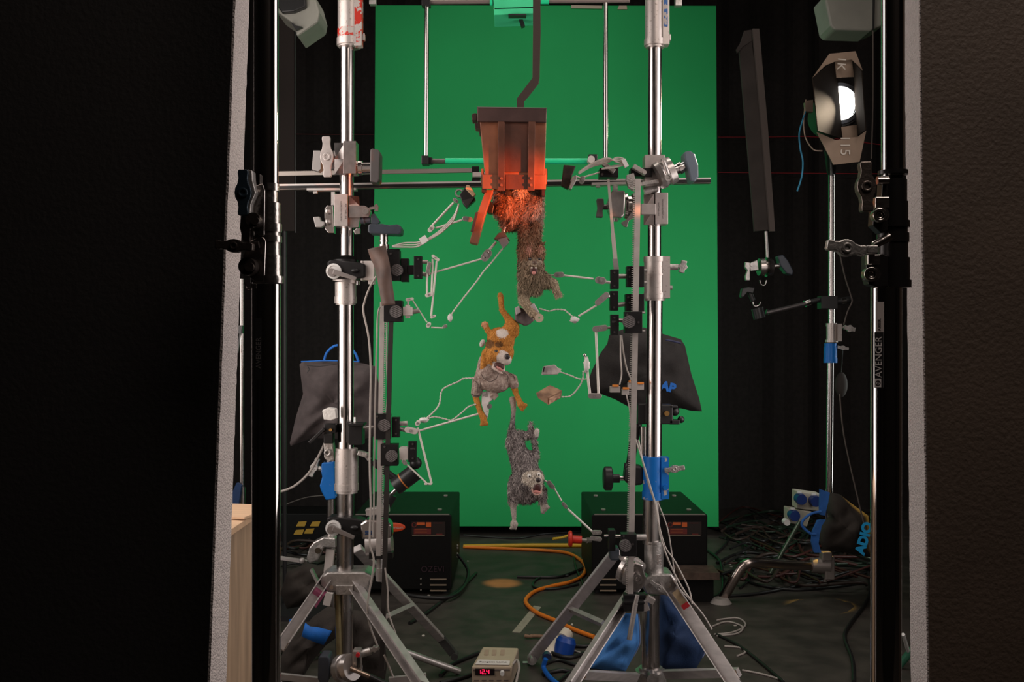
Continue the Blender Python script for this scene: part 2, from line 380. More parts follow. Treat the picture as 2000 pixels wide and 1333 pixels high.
for (x0, y0, x1, y1) in ((1707, 386, 1735, 408), (1692, 498, 1717, 518)):
    m = MB(); m.pb(x0, y0, x1, y1, d-.036, .012); t.part('lug', m, CASTF, col, bevel=.001)
m = MB(); m.pc(1713, 353, 1735, 353, 16, d-.035); t.part('stem', m, CASTF)
m = MB(); m.pc(1706, 480, 1738, 462, 16, d-.03); t.part('stem', m, CASTF)
m = MB(); wing(m, 1694, 364, 92, 98, 38, d-.045, .014); t.part('t_handle', m, mat('dark_cast_handle', (.16, .13, .115), .75, .32, bump=.2, bscale=200), label='upright T-handle with punched hole', bevel=.0014)
m = MB(); wing(m, 1655, 484, -10, 78, 34, d-.05, .012); m.bar(1690, 488, 1712, 488, 16, .014, d-.045); t.part('t_handle', m, STEEL, label='sideways grey T-handle', bevel=.0014)
zs = d-29*d/FP-.0006
m = MB(); m.pb(1710, 590, 1725, 649, zs, .0008); w = t.part('sticker', m, mat('pale_sticker', (.50, .44, .42), 0, .5), label='pale model number label')
text('lettering', 'A2033L', .0052, P(1718, 634, zs-.0008), up(PI/2), INK, w, t.b)
m = MB(); m.pb(1708, 649, 1725, 758, zs, .0008); bk = t.part('sticker', m, LBLD, label='black maker sticker with white capitals')
LETW = mat('white_print', (.70, .66, .65), 0, .5)
text('lettering', 'AVENGER', .0125, P(1716.5, 698, zs-.0008), up(PI/2), LETW, bk, t.b)
m = MB(); m.pb(1709, 740, 1721, 757, zs-.0006, .0006); t.part('logo_square', m, LETW, bk)
m = MB(); m.ring(1715, 748.5, 5, 3.4, zs-.0012, .0006); m.ball(1715, 748.5, 1.6, zs-.001); t.part('logo_ring', m, INK, bk)
# ================================================================ LEFT EDGE: crate and thin stand behind it
PLY = mat('plywood', (.46, .32, .21), 0, .7, var=.35, vscale=6, stretch=(6, 6, .6), bump=.1)
PLYL = mat('light_plywood', (.66, .44, .28), 0, .65, var=.12, vscale=12, stretch=(1, 5, 1))
t = T('wooden_crate', 'tall plywood crate standing at lower left behind the foam board', 'crate', (-.66, 2.05, 0))
ztop = .69
for (x, y, sx, sy) in ((-.605, 2.06, .012, .58), (-1.13, 2.06, .012, .58), (-.868, 1.775, .513, .012), (-.868, 2.345, .513, .012)):
    m = MB(); m.box((x, y, ztop/2), (sx, sy, ztop-.001)); t.part('side_panel', m, PLY)
m = MB(); m.prism([(-1.16, 1.75, ztop), (-.59, 1.75, ztop), (-.59, 2.37, ztop), (-1.16, 2.37, ztop)], (0, 0, .014)); t.part('lid', m, PLYL, bevel=.001)
zz = ztop+.016
def onz(px, py): dd_ = (CH-zz)*FP/(py-666.5); return P(px, py, dd_)
m = MB(); m.prism([onz(425, 1013), onz(478, 1016), onz(508, 1004), onz(508, 991), onz(425, 988)], (0, 0, .006))
solo('plywood_sheet', 'loose light plywood sheet lying on the crate at lower left', 'sheet', m, PLYL, bevel=.001)
dd = 3.1
t = T('light_stand', 'thin dull light stand with blue collar seen between left foam board and foreground pole', 'light stand', (P(472, 700, dd).x, dd, 0))
m = MB(); m.pc(472, 545, 472, 952, 9, dd); t.part('pole', m, CHROMED)
m = MB(); m.cyl((P(472, 0, dd).x, dd, .1), P(472, 952, dd), .011); t.part('pole', m, CHROMED)
m = MB(); m.pp([(462, 944), (471, 950), (466, 986), (452, 988), (450, 970)], dd-.02, .02); t.part('blue_strap', m, BLUED)
m = MB(); m.pb(466, 636, 475, 652, dd-.02, .02); m.bar(464, 690, 471, 640, 3, .004, dd-.03); t.part('collar', m, BLACKP)
tripod_base(t, Vector((P(472, 0, dd).x, dd, 0)), dd, 0, .14, CHROMED, 1.1, .4, .009)
# upright flag of black cloth at left, d 4
t = T('black_flag', 'tall narrow black cloth flag standing behind the left foreground pole', 'flag', (P(556, 600, 4.1).x, 4.1, 0))
m = MB(); m.pb(538, 20, 577, 452, 4.1, .02); t.part('cloth', m, mat('flag_cloth', (.022, .016, .014), 0, .9))
m = MB(); m.pc(576, 18, 577, 455, 3, 4.09); m.cyl((P(556, 0, 4.1).x, 4.1, 0), P(556, 452, 4.1), .008); m.box((P(556, 0, 4.1).x, 4.1, .01), (.4, .4, .02)); t.part('frame', m, BLACKP)
# ================================================================ HIGH LAMP HOUSINGS
HOUS = mat('grey_green_housing', (.42, .42, .37), .1, .55, var=.15, vscale=8)
for (pts, dd, lab) in (([(1610, -10), (1622, 50), (1630, 58), (1700, 60), (1727, 48), (1735, -10)], 4.3, 'pale grey lamp housing hanging at top right above the fresnel lamp'),
                       ([(536, 20), (567, 42), (577, 58), (579, 71), (621, 42), (624, 24), (615, -10), (560, -10)], 3.6, 'pale lamp housing hanging at top left beside the chrome pole')):
    q = P(pts[0][0]+30, -30, dd)
    t = T('lamp_housing', lab, 'lamp', (q.x, dd, q.z))
    m = MB(); m.pp(pts, dd, .16); t.part('body', m, HOUS, bevel=.008)
    m = MB(); m.cyl((q.x, dd, q.z-.03), (q.x, dd, 4.0), .012); t.part('yoke', m, BLACKP)
    if dd < 4:
        m = MB(); m.pp([(545, -8), (596, -8), (597, 12), (574, 22), (550, 24), (540, 10)], dd-.09, .03); t.part('lamp_mouth', m, BLACKP, bevel=.004)
        m = MB(); m.pp([(567, 42), (578, 50), (590, 52), (577, 58)], dd-.09, .02); t.part('shade_edge', m, BLACKP)
    else:
        m = MB(); m.pp([(1706, -10), (1709, -10), (1708, 57), (1705, 57)], dd-.085, .012); t.part('rib', m, BLACKP)
# ================================================================ LARGE COMBO STANDS AND THEIR CLAMPS
D = 2.70
def part_pc(t, name, m, x0, y0, x1, y1, w, d, label=None, **k):
    mb = MB(); mb.pc(x0, y0, x1, y1, w, d, **k); return t.part(name, mb, m, label=label)
def channel(t, name, x0, y0, x1, y1, w, d0, d1, m=LEGM, label=None, parent=None):
    """U-section leg: web plus two flanges"""
    mb = MB()
    a = P(x0, y0, d0); b = P(x1, y1, d1); z = (b-a).normalized(); u = Vector((0, 1, 0)).cross(z).normalized(); n = z.cross(u).normalized()
    if n.y > 0: n = -n
    h = w/2*d0/FP; th = .0025
    def bx(ua, ub, na, nb):
        vs = [a+u*ua+n*na, a+u*ub+n*na, a+u*ub+n*nb, a+u*ua+n*nb]; vs += [v+(b-a) for v in vs]
        mb.add(vs, [(0, 3, 2, 1), (4, 5, 6, 7), (0, 1, 5, 4), (1, 2, 6, 5), (2, 3, 7, 6), (3, 0, 4, 7)])
    p = [(-h, 0), (h, 0), (h, .03), (h-th, .03), (h-th, th), (-h+th, th), (-h+th, .03), (-h, .03)]
    vs = [a+u*q[0]+n*q[1] for q in p]; vs += [v+(b-a) for v in vs]; N = 8
    mb.add(vs, [tuple(range(N)), tuple(range(N, 2*N))[::-1]]+[(i, i+N, (i+1) % N+N, (i+1) % N) for i in range(N)])
    return t.part(name, mb, m, parent=parent, label=label)
# ---- left combo stand
bx = P(674, 1300, D)
t = T('combo_stand', 'heavy chrome combo stand on the left with worn red top sleeve and pink-taped leg', 'stand', (bx.x, D, 0))
m = MB(); m.cyl(P(679, 60, D), (P(679, 0, D).x, D, 2.15), 26*D/FP/2, seg=28); m.pc(678, 92, 677, 500, 27, D, seg=32); pole = t.part('pole', m, CHROME)
m = MB(); rings(m, 683, D, [(-60, 76, 46), (76, 90, 50), (90, 93, 44)]); sl = t.part('sleeve', m, SLEEVE, label='top sleeve with worn red paint')
m = MB()
for a in range(14):
    a0 = -1.45+a*.14
    pass
k = D/FP
m.pb(693, -60, 708, 92, D-.012, .03); m.pb(708, 66, 713, 80, D-.012, .016); t.part('lock_housing', m, REDP, sl, bevel=.002)
m = MB(); m.cyl(P(683, 58, D), P(683, 75, D), 23.6*k, seg=32); t.part('paint_band', m, REDP, sl)
m = MB(); m.pc(676, 545, 675, 552, 50, D); m.pc(675, 552, 675, 580, 41, D, seg=28); m.pc(675, 580, 675, 593, 43, D, seg=28); m.pc(675, 593, 675, 596, 38, D); t.part('sleeve', m, SLEEVE, label='speckled middle collar')
m = MB(); m.pc(675, 596, 675, 882, 31, D, seg=32); t.part('pole', m, CHROME)
m = MB(); rings(m, 677, D, [(876, 882, 43), (882, 912, 45), (912, 914, 46), (914, 945, 45), (945, 958, 47), (958, 963, 42)]); t.part('sleeve', m, SLEEVE, label='lower ribbed collar')
m = MB(); m.pc(675, 960, 674, 1130, 33, D, seg=32); t.part('pole', m, CHROMED)
m = MB(); m.pc(673, 1155, 672, 1283, 34, D, seg=32); t.part('pole', m, CHROMED)
m = MB(); m.pc(659, 1160, 663, 1284, 11, D-.035, seg=12); t.part('side_tube', m, mat('yellowed_metal', (.42, .34, .18), .7, .4, var=.4, vscale=30))
m = MB(); m.pp([(624, 1128), (640, 1118), (712, 1118), (728, 1126), (722, 1140), (718, 1161), (708, 1164), (640, 1158), (626, 1144)], D, .085); hub = t.part('hub', m, STEEL, bevel=.005)
for x in (648, 700): 
    m = MB(); m.disc(x, 1147, 4, D-.046, .01); t.part('bolt', m, CHROME, hub)
m = MB(); m.pb(656, 1144, 690, 1162, D-.045, .006); t.part('plate', m, STEEL, hub, bevel=.001)
lg = channel(t, 'leg', 632, 1140, 545, 1268, 20, D-.02, D-.30, LEGM)
m = MB(); m.bar(626, 1155, 611, 1178, 22, .04, D-.06); t.part('pink_tape', m, mat('pink_tape', (.42, .10, .20), 0, .6), lg)
channel(t, 'leg', 700, 1146, 836, 1345, 17, D-.02, D-.42, LEGM)
m = MB(); m.bar(697, 1072, 862, 1250, 19, .02, D+.06, D+.62, 15); t.part('leg', m, LEGM, bevel=.002)
m = MB(); m.bar(862, 1248, 884, 1276, 14, .03, D+.62); m.disc(888, 1281, 7, D+.62, .04); t.part('foot', m, mat('grimy_rubber', (.03, .028, .026), 0, .8, bump=.4))
m = MB(); m.bar(752, 1206, 803, 1183, 13, .012, D-.02, D+.33); t.part('brace', m, LEGM)
m = MB(); m.bar(548, 1322, 622, 1330, 12, .012, D-.2); t.part('brace', m, LEGM)
m = MB(); m.bar(760, 1330, 832, 1322, 12, .012, D-.3); t.part('brace', m, LEGM)
# ---- right combo stand
t = T('combo_stand', 'heavy chrome combo stand on the right with blue painted lower collar', 'stand', (P(1272, 0, D).x, D, 0))
m = MB(); m.cyl(P(1279, 60, D), (P(1279, 0, D).x, D, 2.15), 26*k/2, seg=28); m.pc(1279, 90, 1278, 505, 26, D, seg=32); t.part('pole', m, CHROME)
m = MB(); rings(m, 1279, D, [(-60, 78, 38), (78, 90, 42), (90, 94, 36)]); sl = t.part('sleeve', m, SLEEVE)
m = MB(); m.pb(1292, -60, 1306, 90, D-.008, .03); m.pb(1306, 68, 1310, 80, D-.01, .016); t.part('lock_housing', m, SLEEVE, sl, bevel=.002)
m = MB(); m.pb(1297, -60, 1304, 52, D-.024, .002); t.part('paint_remnant', m, mat('flaking_blue_paint', (.04, .14, .4), 0, .5, color2=(.5, .45, .42), thr=.5, vscale=70), sl, label='flaking blue paint')
m = MB(); rings(m, 1279, D, [(502, 512, 44), (512, 536, 42), (536, 538, 44), (538, 572, 42), (572, 584, 44), (584, 588, 38)]); m.pb(1292, 502, 1307, 583, D-.01, .03); sl = t.part('sleeve', m, SLEEVE, label='speckled middle collar')
m = MB(); m.pc(1307, 522, 1324, 522, 12, D-.01); wing(m, 1334, 521, 75, 24, 18, D-.012, .012, False); t.part('wing_screw', m, STEEL, sl, bevel=.001)
m = MB(); m.pc(1307, 562, 1313, 562, 8, D-.01); t.part('bolt', m, STEEL, sl)
m = MB(); m.pc(1279, 586, 1277, 895, 30, D, seg=32); t.part('pole', m, CHROME)
m = MB(); rings(m, 1276, D, [(892, 900, 42), (900, 960, 41), (960, 975, 44)]); m.pb(1290, 893, 1305, 974, D-.012, .03); sl = t.part('sleeve', m, BLUEP, label='blue painted collar with chipped edges', bevel=0)
m = MB(); m.pc(1298, 918, 1308, 918, 11, D-.02); wing(m, 1318, 917, 8, 40, 15, D-.03, .010); t.part('wing_screw', m, STEEL, sl, bevel=.001)
m = MB(); m.disc(1300, 953, 5, D-.03, .008); t.part('bolt', m, BLUEP, sl)
m = MB(); m.pc(1273, 972, 1272, 1062, 34, D, seg=32); t.part('pole', m, CHROMED)
m = MB(); rings(m, 1277, D, [(1056, 1060, 40), (1060, 1118, 37), (1118, 1122, 30)]); cs = t.part('casting', m, STEEL)
text('lettering', 'BSX', .016, P(1287, 1094, D-.0275), up(-PI/2), mat('raised_letter', (.45, .36, .33), .5, .5), cs, t.b)
m = MB(); m.pp([(1262, 1130), (1274, 1122), (1312, 1122), (1322, 1134), (1318, 1158), (1300, 1164), (1262, 1162), (1254, 1146)], D, .085); hub = t.part('hub', m, STEEL, bevel=.005)
for (x, y) in ((1270, 1144), (1305, 1143)):
    m = MB(); m.disc(x, y, 5, D-.046, .01); t.part('bolt', m, CHROME, hub)
m = MB(); wing(m, 1288, 1150, -38, 44, 12, D-.06, .010); t.part('wing_screw', m, STEEL, hub, bevel=.001)
m = MB(); m.pc(1271, 1160, 1271, 1312, 35, D, seg=32); t.part('pole', m, CHROMED)
r = channel(t, 'leg', 1305, 1140, 1440, 1345, 26, D-.02, D-.3, LEGM)
m = MB(); m.bar(1336, 1180, 1347, 1196, 15, .006, D-.09, D-.1); t.part('red_tape', m, mat('red_tape', (.6, .02, .03), 0, .6), r)
m = MB(); m.bar(1318, 1155, 1336, 1180, 14, .005, D-.08, D-.09); t.part('worn_sticker', m, mat('worn_sticker', (.45, .33, .2), 0, .6, var=.5), r)
channel(t, 'leg', 1236, 1146, 1106, 1345, 17, D-.02, D-.32, LEGM)
m = MB(); m.bar(1204, 1078, 1041, 1284, 21, .02, D+.10, D+.70, 19); t.part('leg', m, mat('light_painted_leg', (.66, .61, .63), .2, .4, var=.15), bevel=.002)
m = MB(); m.disc(1039, 1288, 9, D+.68, .035); m.disc(1039, 1288, 4.5, D+.65, .03); t.part('pivot', m, ALU)
m = MB(); m.pb(1021, 1294, 1031, 1312, D+.7, .02); m.disc(1026, 1313, 1, D+.7, .01); m.cyl(P(1026, 1312, D+.7), P(1026, 1319, D+.7), .016); t.part('foot', m, mat('clear_foot', (.35, .34, .34), .2, .3))
m = MB(); m.bar(1112, 1190, 1182, 1221, 17, .012, D+.42, D+.0); t.part('brace', m, LEGM)
m = MB(); m.disc(1116, 1193, 4, D+.38, .01); t.part('bolt', m, CHROME)
m = MB(); m.pb(1190, 1068, 1208, 1092, D+.03, .05); t.part('leg_cap', m, KNOB, bevel=.004)
m = MB(); m.bar(1130, 1318, 1244, 1324, 17, .012, D-.24, D-.05); t.part('brace', m, LEGM)
m = MB(); m.bar(1443, 1314, 1300, 1318, 17, .012, D-.24, D-.05); t.part('brace', m, LEGM)
for (x, y) in ((1139, 1321), (1434, 1316)):
    m = MB(); m.disc(x, y, 5, D-.26, .01); t.part('bolt', m, mat('rusty_bolt', (.4, .25, .15), .6, .5), label=None)
m = MB(); rings(m, 1271, D, [(1304, 1310, 46), (1310, 1345, 60)]); m.disc(1274, 1325, 12, D-.05, .03); t.part('lower_hub', m, STEEL)
# ---- stand behind the left one, carrying the grey bag
d = 3.15
t = T('light_stand', 'light stand with flaking blue collar half hidden behind the left combo stand', 'light stand', (P(645, 0, d).x, d, 0))
m = MB(); m.pc(645, 870, 645, 905, 20, d); m.pc(646, 975, 646, 1130, 16, d, seg=24); m.cyl(P(646, 1128, d), (P(646, 0, d).x, d, .16), .013); t.part('pole', m, CHROMED)
m = MB(); m.pp([(628, 905), (652, 903), (655, 975), (636, 978), (626, 958), (624, 950), (629, 932), (626, 920)], d-.005, .045); cl = t.part('collar', m, BLUEP, bevel=.004)
m = MB(); m.pc(622, 915, 630, 917, 9, d-.02); wing(m, 613, 914, 68, 38, 15, d-.025, .012, False); t.part('wing_screw', m, STEEL, cl, bevel=.001)
m = MB(); m.bar(646, 1072, 641, 1118, 16, .02, d-.02); t.part('leg', m, mat('white_painted_leg', (.62, .56, .53), .3, .4))
m = MB(); m.bar(644, 1158, 638, 1182, 14, .02, d-.02); t.part('leg', m, MC['white_painted_leg'])
m = MB(); m.bar(608, 1112, 622, 1140, 5, .02, d-.02); t.part('leg', m, ALU)
m = MB(); m.pp([(604, 1070), (612, 1060), (632, 1050), (655, 1052), (655, 1072), (632, 1070), (620, 1096), (604, 1102), (598, 1092)], d-.02, .05); hb = t.part('hub', m, STEEL, bevel=.004)
m = MB(); m.disc(622, 1075, 6, d-.05, .02); t.part('bolt', m, CHROME, hb)
m = MB(); m.bar(545, 1090, 600, 1098, 5, .02, d); m.ball(590, 1096, 6, d-.02); t.part('brace', m, LEGM)
for a in (2.2, 4.3, .3):
    m = MB(); m.tube([Vector((P(646, 0, d).x, d, .2)), Vector((P(646, 0, d).x+.42*math.cos(a), d+.42*math.sin(a), .012))], .011, 10); t.part('leg', m, ALU)
CLC = mat('bright_clamp_metal', (.60, .56, .54), .72, .27, var=.25, vscale=40)
# ---------------- clamps on the left stand
def gem(m, x0, y0, x1, y1, d, side):
    """square jaw with slanted inner faces: flat front slab plus a wedge that falls away to one side"""
    w = x1-x0; xm = x1-w*.55 if side < 0 else x0+w*.55
    if side < 0: m.pb(xm, y0, x1, y1, d-.015, .05); s0, s1 = xm, x0
    else: m.pb(x0, y0, xm, y1, d-.015, .05); s0, s1 = xm, x1
    h = (y1-y0); yc = (y0+y1)/2
    A = P(s0, y0, d-.04); B = P(s0, y1, d-.04); C_ = P(s1, y0, d+.0); E = P(s1, y1, d+.0); F = P(s1, yc, d-.03)
    A2 = P(s0, y0, d+.03); B2 = P(s0, y1, d+.03); C2 = P(s1, y0, d+.03); E2 = P(s1, y1, d+.03); M_ = P(s0, yc, d-.04)
    m.add([A, C_, F, M_, B, E, A2, C2, E2, B2], [(0, 1, 2), (0, 2, 3), (3, 2, 5, 4), (2, 5, 5, 2)][:3]+[(0, 6, 7, 1), (1, 7, 8, 5, 2), (4, 5, 8, 9), (6, 9, 8, 7)])
    return m
CL1 = mat('satin_clamp_metal', (.50, .46, .45), .95, .26, var=.25, vscale=50)
CL2 = mat('pale_clamp_metal', (.62, .56, .54), .75, .36, var=.15, vscale=50)
t = T('grip_clamp', 'faceted metal clamp with upright T-handle, uppermost on the left combo stand', 'clamp', P(677, 343, D))
m = MB(); gem(m, 653, 279, 698, 342, D, -1); t.part('jaw', m, CL1, bevel=.0008)
m = MB(); m.disc(638, 304, 11, D-.03, .03); m.pb(640, 296, 656, 330, D-.0, .03); t.part('knuckle', m, CL1, bevel=.001)
m = MB(); wing(m, 638, 306, 92, 80, 26, D-.055, .009); t.part('t_handle', m, CL2, bevel=.001)
m = MB(); m.pp([(612, 294), (626, 294), (627, 330), (622, 335), (609, 331)], D-.02, .03); m.pc(624, 312, 642, 312, 16, D-.01); t.part('knob', m, mat('grey_cast_knob', (.36, .34, .33), .6, .45), label='small grey side knob', bevel=.001)
m = MB(); m.pc(698, 328, 724, 328, 22, D-.01); m.pc(700, 328, 708, 328, 28, D-.01); t.part('stem', m, CHROME)
m = MB(); m.pp([(723, 292), (727, 290), (740, 293), (742, 300), (741, 350), (738, 357), (722, 355)], D-.01, .055); t.part('knob', m, mat('dark_grey_knob', (.09, .08, .08), 0, .4), label='large dark lobed knob', bevel=.003)
t = T('grip_clamp', 'clamp with engraved patent lettering and open wing screws, second from top on left combo stand', 'clamp', P(677, 445, D))
m = MB(); m.pb(656, 382, 682, 444, D-.015, .055); jw = t.part('jaw', m, CL2, bevel=.0008)
text('lettering', 'MATTHELLINI', .0068, P(675, 413, D-.0435), up(-PI/2), INK, jw, t.b, .0001)
text('lettering', 'U.S.PATENT NO.4767', .0058, P(666, 413, D-.0435), up(-PI/2), INK, jw, t.b, .0001)
m = MB(); m.add([P(682, 382, D-.04), P(701, 384, D-.005), P(703, 403, D-.02), P(682, 403, D-.03)], [(0, 1, 2, 3)]); m.prism([P(682, 402, D-.035), P(712, 402, D-.035), P(721, 407, D-.035), P(724, 414, D-.035), P(720, 424, D-.035), P(682, 425, D-.035)], (0, .03, 0)); m.prism([P(682, 426, D-.02), P(703, 426, D-.02), P(700, 444, D-.02), P(682, 445, D-.02)], (0, .03, 0)); t.part('bracket', m, CL1, kind='stuff')
m = MB(); m.ring(714, 413, 6, 3, D-.053, .006); m.disc(714, 413, 3, D-.052, .005); t.part('bolt', m, CHROME)
m = MB(); m.bar(722, 408, 734, 406, 5, .008, D-.03); m.pp([(731, 401), (736, 398), (739, 404), (738, 413), (731, 412), (734, 407)], D-.03, .010); t.part('wing_screw', m, CL1)
m = MB(); m.pc(704, 432, 724, 430, 12, D-.02); m.pc(709, 432, 712, 431, 15, D-.02); m.pp([(724, 420), (731, 417), (742, 433), (738, 438), (725, 437)], D-.02, .02); t.part('side_knob', m, KNOB, label='blue-grey side knob', bevel=.001)
m = MB(); m.pp([(690, 451), (697, 446), (703, 446), (703, 457), (694, 458)], D-.03, .012); t.part('wing_tip', m, CL1, bevel=.001)
m = MB(); m.pp([(634, 408), (640, 401), (650, 402), (652, 455), (641, 455), (634, 446)], D-.01, .03); t.part('back_plate', m, CHROME, bevel=.001)
for y in (413, 434):
    m = MB(); m.ball(640, y, 6, D-.03); t.part('cap_nut', m, STEEL)
m = MB(); m.pp([(611, 424), (624, 423), (627, 432), (634, 433), (634, 440), (628, 444), (616, 444)], D-.03, .018); t.part('wing_screw', m, mat('grey_cast_knob', (.36, .34, .33)), bevel=.002)
m = MB(); m.pb(648, 376, 655, 402, D+.02, .02); t.part('spigot', m, ALU)
# ratchet clamps
def ratchet(name, x, y, d, lab, w=34, lx=45, ly=9):
    t = T(name, lab, 'clamp', P(x, y+18, d))
    m = MB(); m.pp([(x-36, y-17), (x-30, y-20), (x+22, y-16), (x+38, y-12), (x+38, y+14), (x+20, y+17), (x-28, y+17), (x-36, y+8)], d-.03, .05); m.pc(x, y-20, x, y-14, w+14, d); t.part('body', m, BLACKA, bevel=.004)
    m = MB(); m.ring(x-23, y+2, 15, 11, d-.06, .008); m.disc(x-23, y+2, 11.5, d-.058, .006); t.part('dial', m, WHITE)
    m = MB(); m.disc(x-26, y+5, 8, d-.075, .02); m.bar(x-24, y+3, x-24+lx, y+3+ly+5, 10, .007, d-.085, w1=7); t.part('lever', m, mat('grey_lever', (.30, .27, .26), .6, .35), bevel=.001)
    m = MB(); m.ell(P(x+18, y+1, d-.06), (8*d/FP, .008, 4*d/FP)); t.part('boss', m, BLACKP)
    return t
t = ratchet('ratchet_clamp', 675, 528, D, 'black lever clamp with white dial, just below the upper clamps on left combo stand')
m = MB(); m.pb(711, 511, 733, 548, D-.02, .04); m.pb(707, 511, 711, 549, D-.02, .045); m.pb(721, 548, 732, 556, D-.02, .03); t.part('silver_block', m, ALUP, bevel=.001)
m = MB(); m.pc(699, 549, 699, 557, 7, D-.02); t.part('bolt', m, CHROME)
ratchet('ratchet_clamp', 674, 1030, D, 'black lever clamp with white dial, low on the left combo stand above its hub', lx=42, ly=13)
# plate clamp at bag height and blue ring clamps
t = T('pole_bracket', 'flat black plate bracket on the left combo stand in front of the grey bag', 'bracket', P(700, 860, D-.05))
m = MB(); m.pb(683, 826, 713, 831, D-.04, .06); m.pb(684, 831, 710, 868, D-.03, .05); t.part('plate', m, BLACKA, bevel=.001)
m = MB(); m.pc(693, 815, 693, 826, 5, D-.04); t.part('stud', m, CHROME)
m = MB(); m.pb(635, 828, 658, 846, D-.02, .03); m.pb(634, 846, 652, 866, D-.02, .03); m.bar(604, 866, 634, 838, 7, .01, D-.04); t.part('jaw', m, BLACKA, bevel=.002)
m = MB(); m.disc(646, 840, 3, D-.04, .01); t.part('brass_screw', m, mat('brass', (.6, .35, .12), .9, .3))
m = MB(); m.pp([(633, 865), (650, 862), (652, 900), (640, 903), (633, 895)], D-.0, .03); m.ring(640, 885, 7, 3, D-.02, .01); t.part('knuckle', m, STEEL, bevel=.002)
m = MB(); m.bar(700, 884, 718, 890, 10, .02, D-.02); m.bar(714, 888, 722, 899, 8, .01, D-.02); t.part('wing_screw', m, STEEL, bevel=.001)
m = MB()
for i in range(26):
    a = i*.61; r = 6+5*random.Random(i).random(); m.bar(640-12+i*.9, 812, 640-12+i*.9+1, 800, 2, .002, D-.03) if False else None
m.pp([(629, 802), (640, 797), (655, 799), (657, 818), (646, 822), (632, 820)], D-.05, .03); solo('tape_roll', 'crumpled white tape bundle perched on the bracket beside the grey bag', 'tape', m, GLUE, bevel=.002)
# large chrome knuckle low on left stand
t = T('knuckle_clamp', 'big chrome knuckle clamp with blue stripe holding the toothed bar, low on left combo stand', 'clamp', P(740, 1086, 2.66))
d = 2.66
m = MB(); m.pp([(703, 1024), (715, 1016), (755, 1017), (764, 1026), (765, 1050), (760, 1056), (706, 1054)], d, .05); t.part('jaw', m, CHROME, bevel=.006)
m = MB(); m.pc(716, 1066, 766, 1062, 46, d, seg=28); t.part('disc', m, CLC, bevel=0)
m = MB(); m.pb(713, 1038, 728, 1041, d-.028, .004); m.pb(713, 1043, 728, 1045, d-.028, .004); t.part('blue_stripe', m, BLUED, kind='stuff')
m = MB(); m.bar(716, 1001, 760, 994, 13, .03, d-.02); t.part('top_bar', m, ALU, bevel=.001)
m = MB(); m.pc(742, 1090, 742, 1112, 14, d); m.pc(743, 1110, 743, 1135, 18, d); t.part('spigot', m, STEEL)
m = MB(); m.pb(722, 1078, 768, 1090, d-.03, .03); t.part('black_block', m, BLACKA, bevel=.001)
# bottom-left grip head
d = 2.45
t = T('knuckle_clamp', 'chrome knuckle clamp with grey-blue knob at the very bottom of the left combo stand', 'clamp', P(672, 1333, d))
m = MB(); m.lathe(P(662, 1308, d), P(712, 1300, d-.05)-P(662, 1308, d), [(0, .0), (0, .030), (.008, .034), (.022, .034), (.024, .028), (.034, .028), (.036, .034), (.05, .032), (.05, 0)]); t.part('disc', m, CLC)
m = MB(); m.pc(640, 1312, 668, 1308, 18, d); m.pc(648, 1311, 656, 1310, 24, d); t.part('stem', m, CHROME)
m = MB(); m.pp([(621, 1288), (624, 1283), (640, 1283), (643, 1288), (644, 1318), (640, 1335), (626, 1336), (620, 1328)], d, .05); t.part('knob', m, KNOB, bevel=.003)
m = MB(); m.pb(690, 1268, 706, 1312, d-.03, .03); j = t.part('jaw', m, CLC, bevel=.003)
m = MB(); m.disc(699, 1280, 4, d-.05, .008); t.part('red_mark', m, MC['red_tape'], j)
m = MB(); m.pb(697, 1285, 700, 1304, d-.047, .006); m.pb(702, 1285, 704, 1304, d-.047, .006); t.part('slot', m, BLACKP, j, kind='stuff')
m = MB(); m.pc(706, 1278, 724, 1272, 15, d-.02); wing(m, 731, 1270, 15, 18, 12, d-.02, .015, False); t.part('wing_screw', m, STEEL, bevel=.001)
m = MB(); m.pc(684, 1306, 722, 1322, 9, d-.06); t.part('rod', m, mat('copper_rod', (.50, .38, .30), .9, .3))
m = MB(); m.pc(722, 1322, 760, 1340, 11, d-.06); t.part('hose', m, BLACKP)
# ---------------- clamps on the right stand
t = T('knuckle_clamp', 'chrome knuckle clamp with round barrel and grey-blue lobed knob, uppermost on right combo stand', 'clamp', P(1278, 367, D))
m = MB(); m.pb(1257, 306, 1296, 367, D-.01, .05); t.part('jaw', m, CL2, bevel=.001)
m = MB(); m.lathe(P(1284, 345, D-.05), P(1320, 328, D-.05)-P(1284, 345, D-.05), [(0, 0), (0, .036), (.012, .038), (.02, .033), (.024, .033), (.028, .038), (.045, .036), (.045, 0)], 30); t.part('barrel', m, CLC)
m = MB(); m.disc(1305, 347, 6, D-.095, .02); m.ring(1305, 347, 7, 4.5, D-.107, .004); m.disc(1296, 315, 5, D-.08, .03); m.pc(1296, 315, 1306, 345, 8, D-.095); t.part('bore', m, STEEL)
m = MB(); m.pc(1318, 332, 1338, 325, 20, D-.05); m.pc(1325, 330, 1331, 327, 24, D-.05); t.part('stem', m, CHROME)
m = MB(); m.pp([(1336, 297), (1348, 294), (1357, 300), (1364, 322), (1365, 345), (1358, 355), (1349, 354), (1344, 330), (1337, 310)], D-.05, .055); t.part('knob', m, mat('lit_blue_grey_plastic', (.13, .16, .20), 0, .35), bevel=.004)  # knob plastic lightened in colour, as if catching the light
m = MB(); m.pp([(1224, 342), (1238, 338), (1242, 355), (1238, 372), (1228, 366), (1223, 352)], D-.05, .02); m.bar(1240, 362, 1286, 354, 7, .012, D-.06); m.pc(1258, 374, 1284, 368, 14, D-.03); t.part('lever', m, STEEL, bevel=.001, kind='stuff')
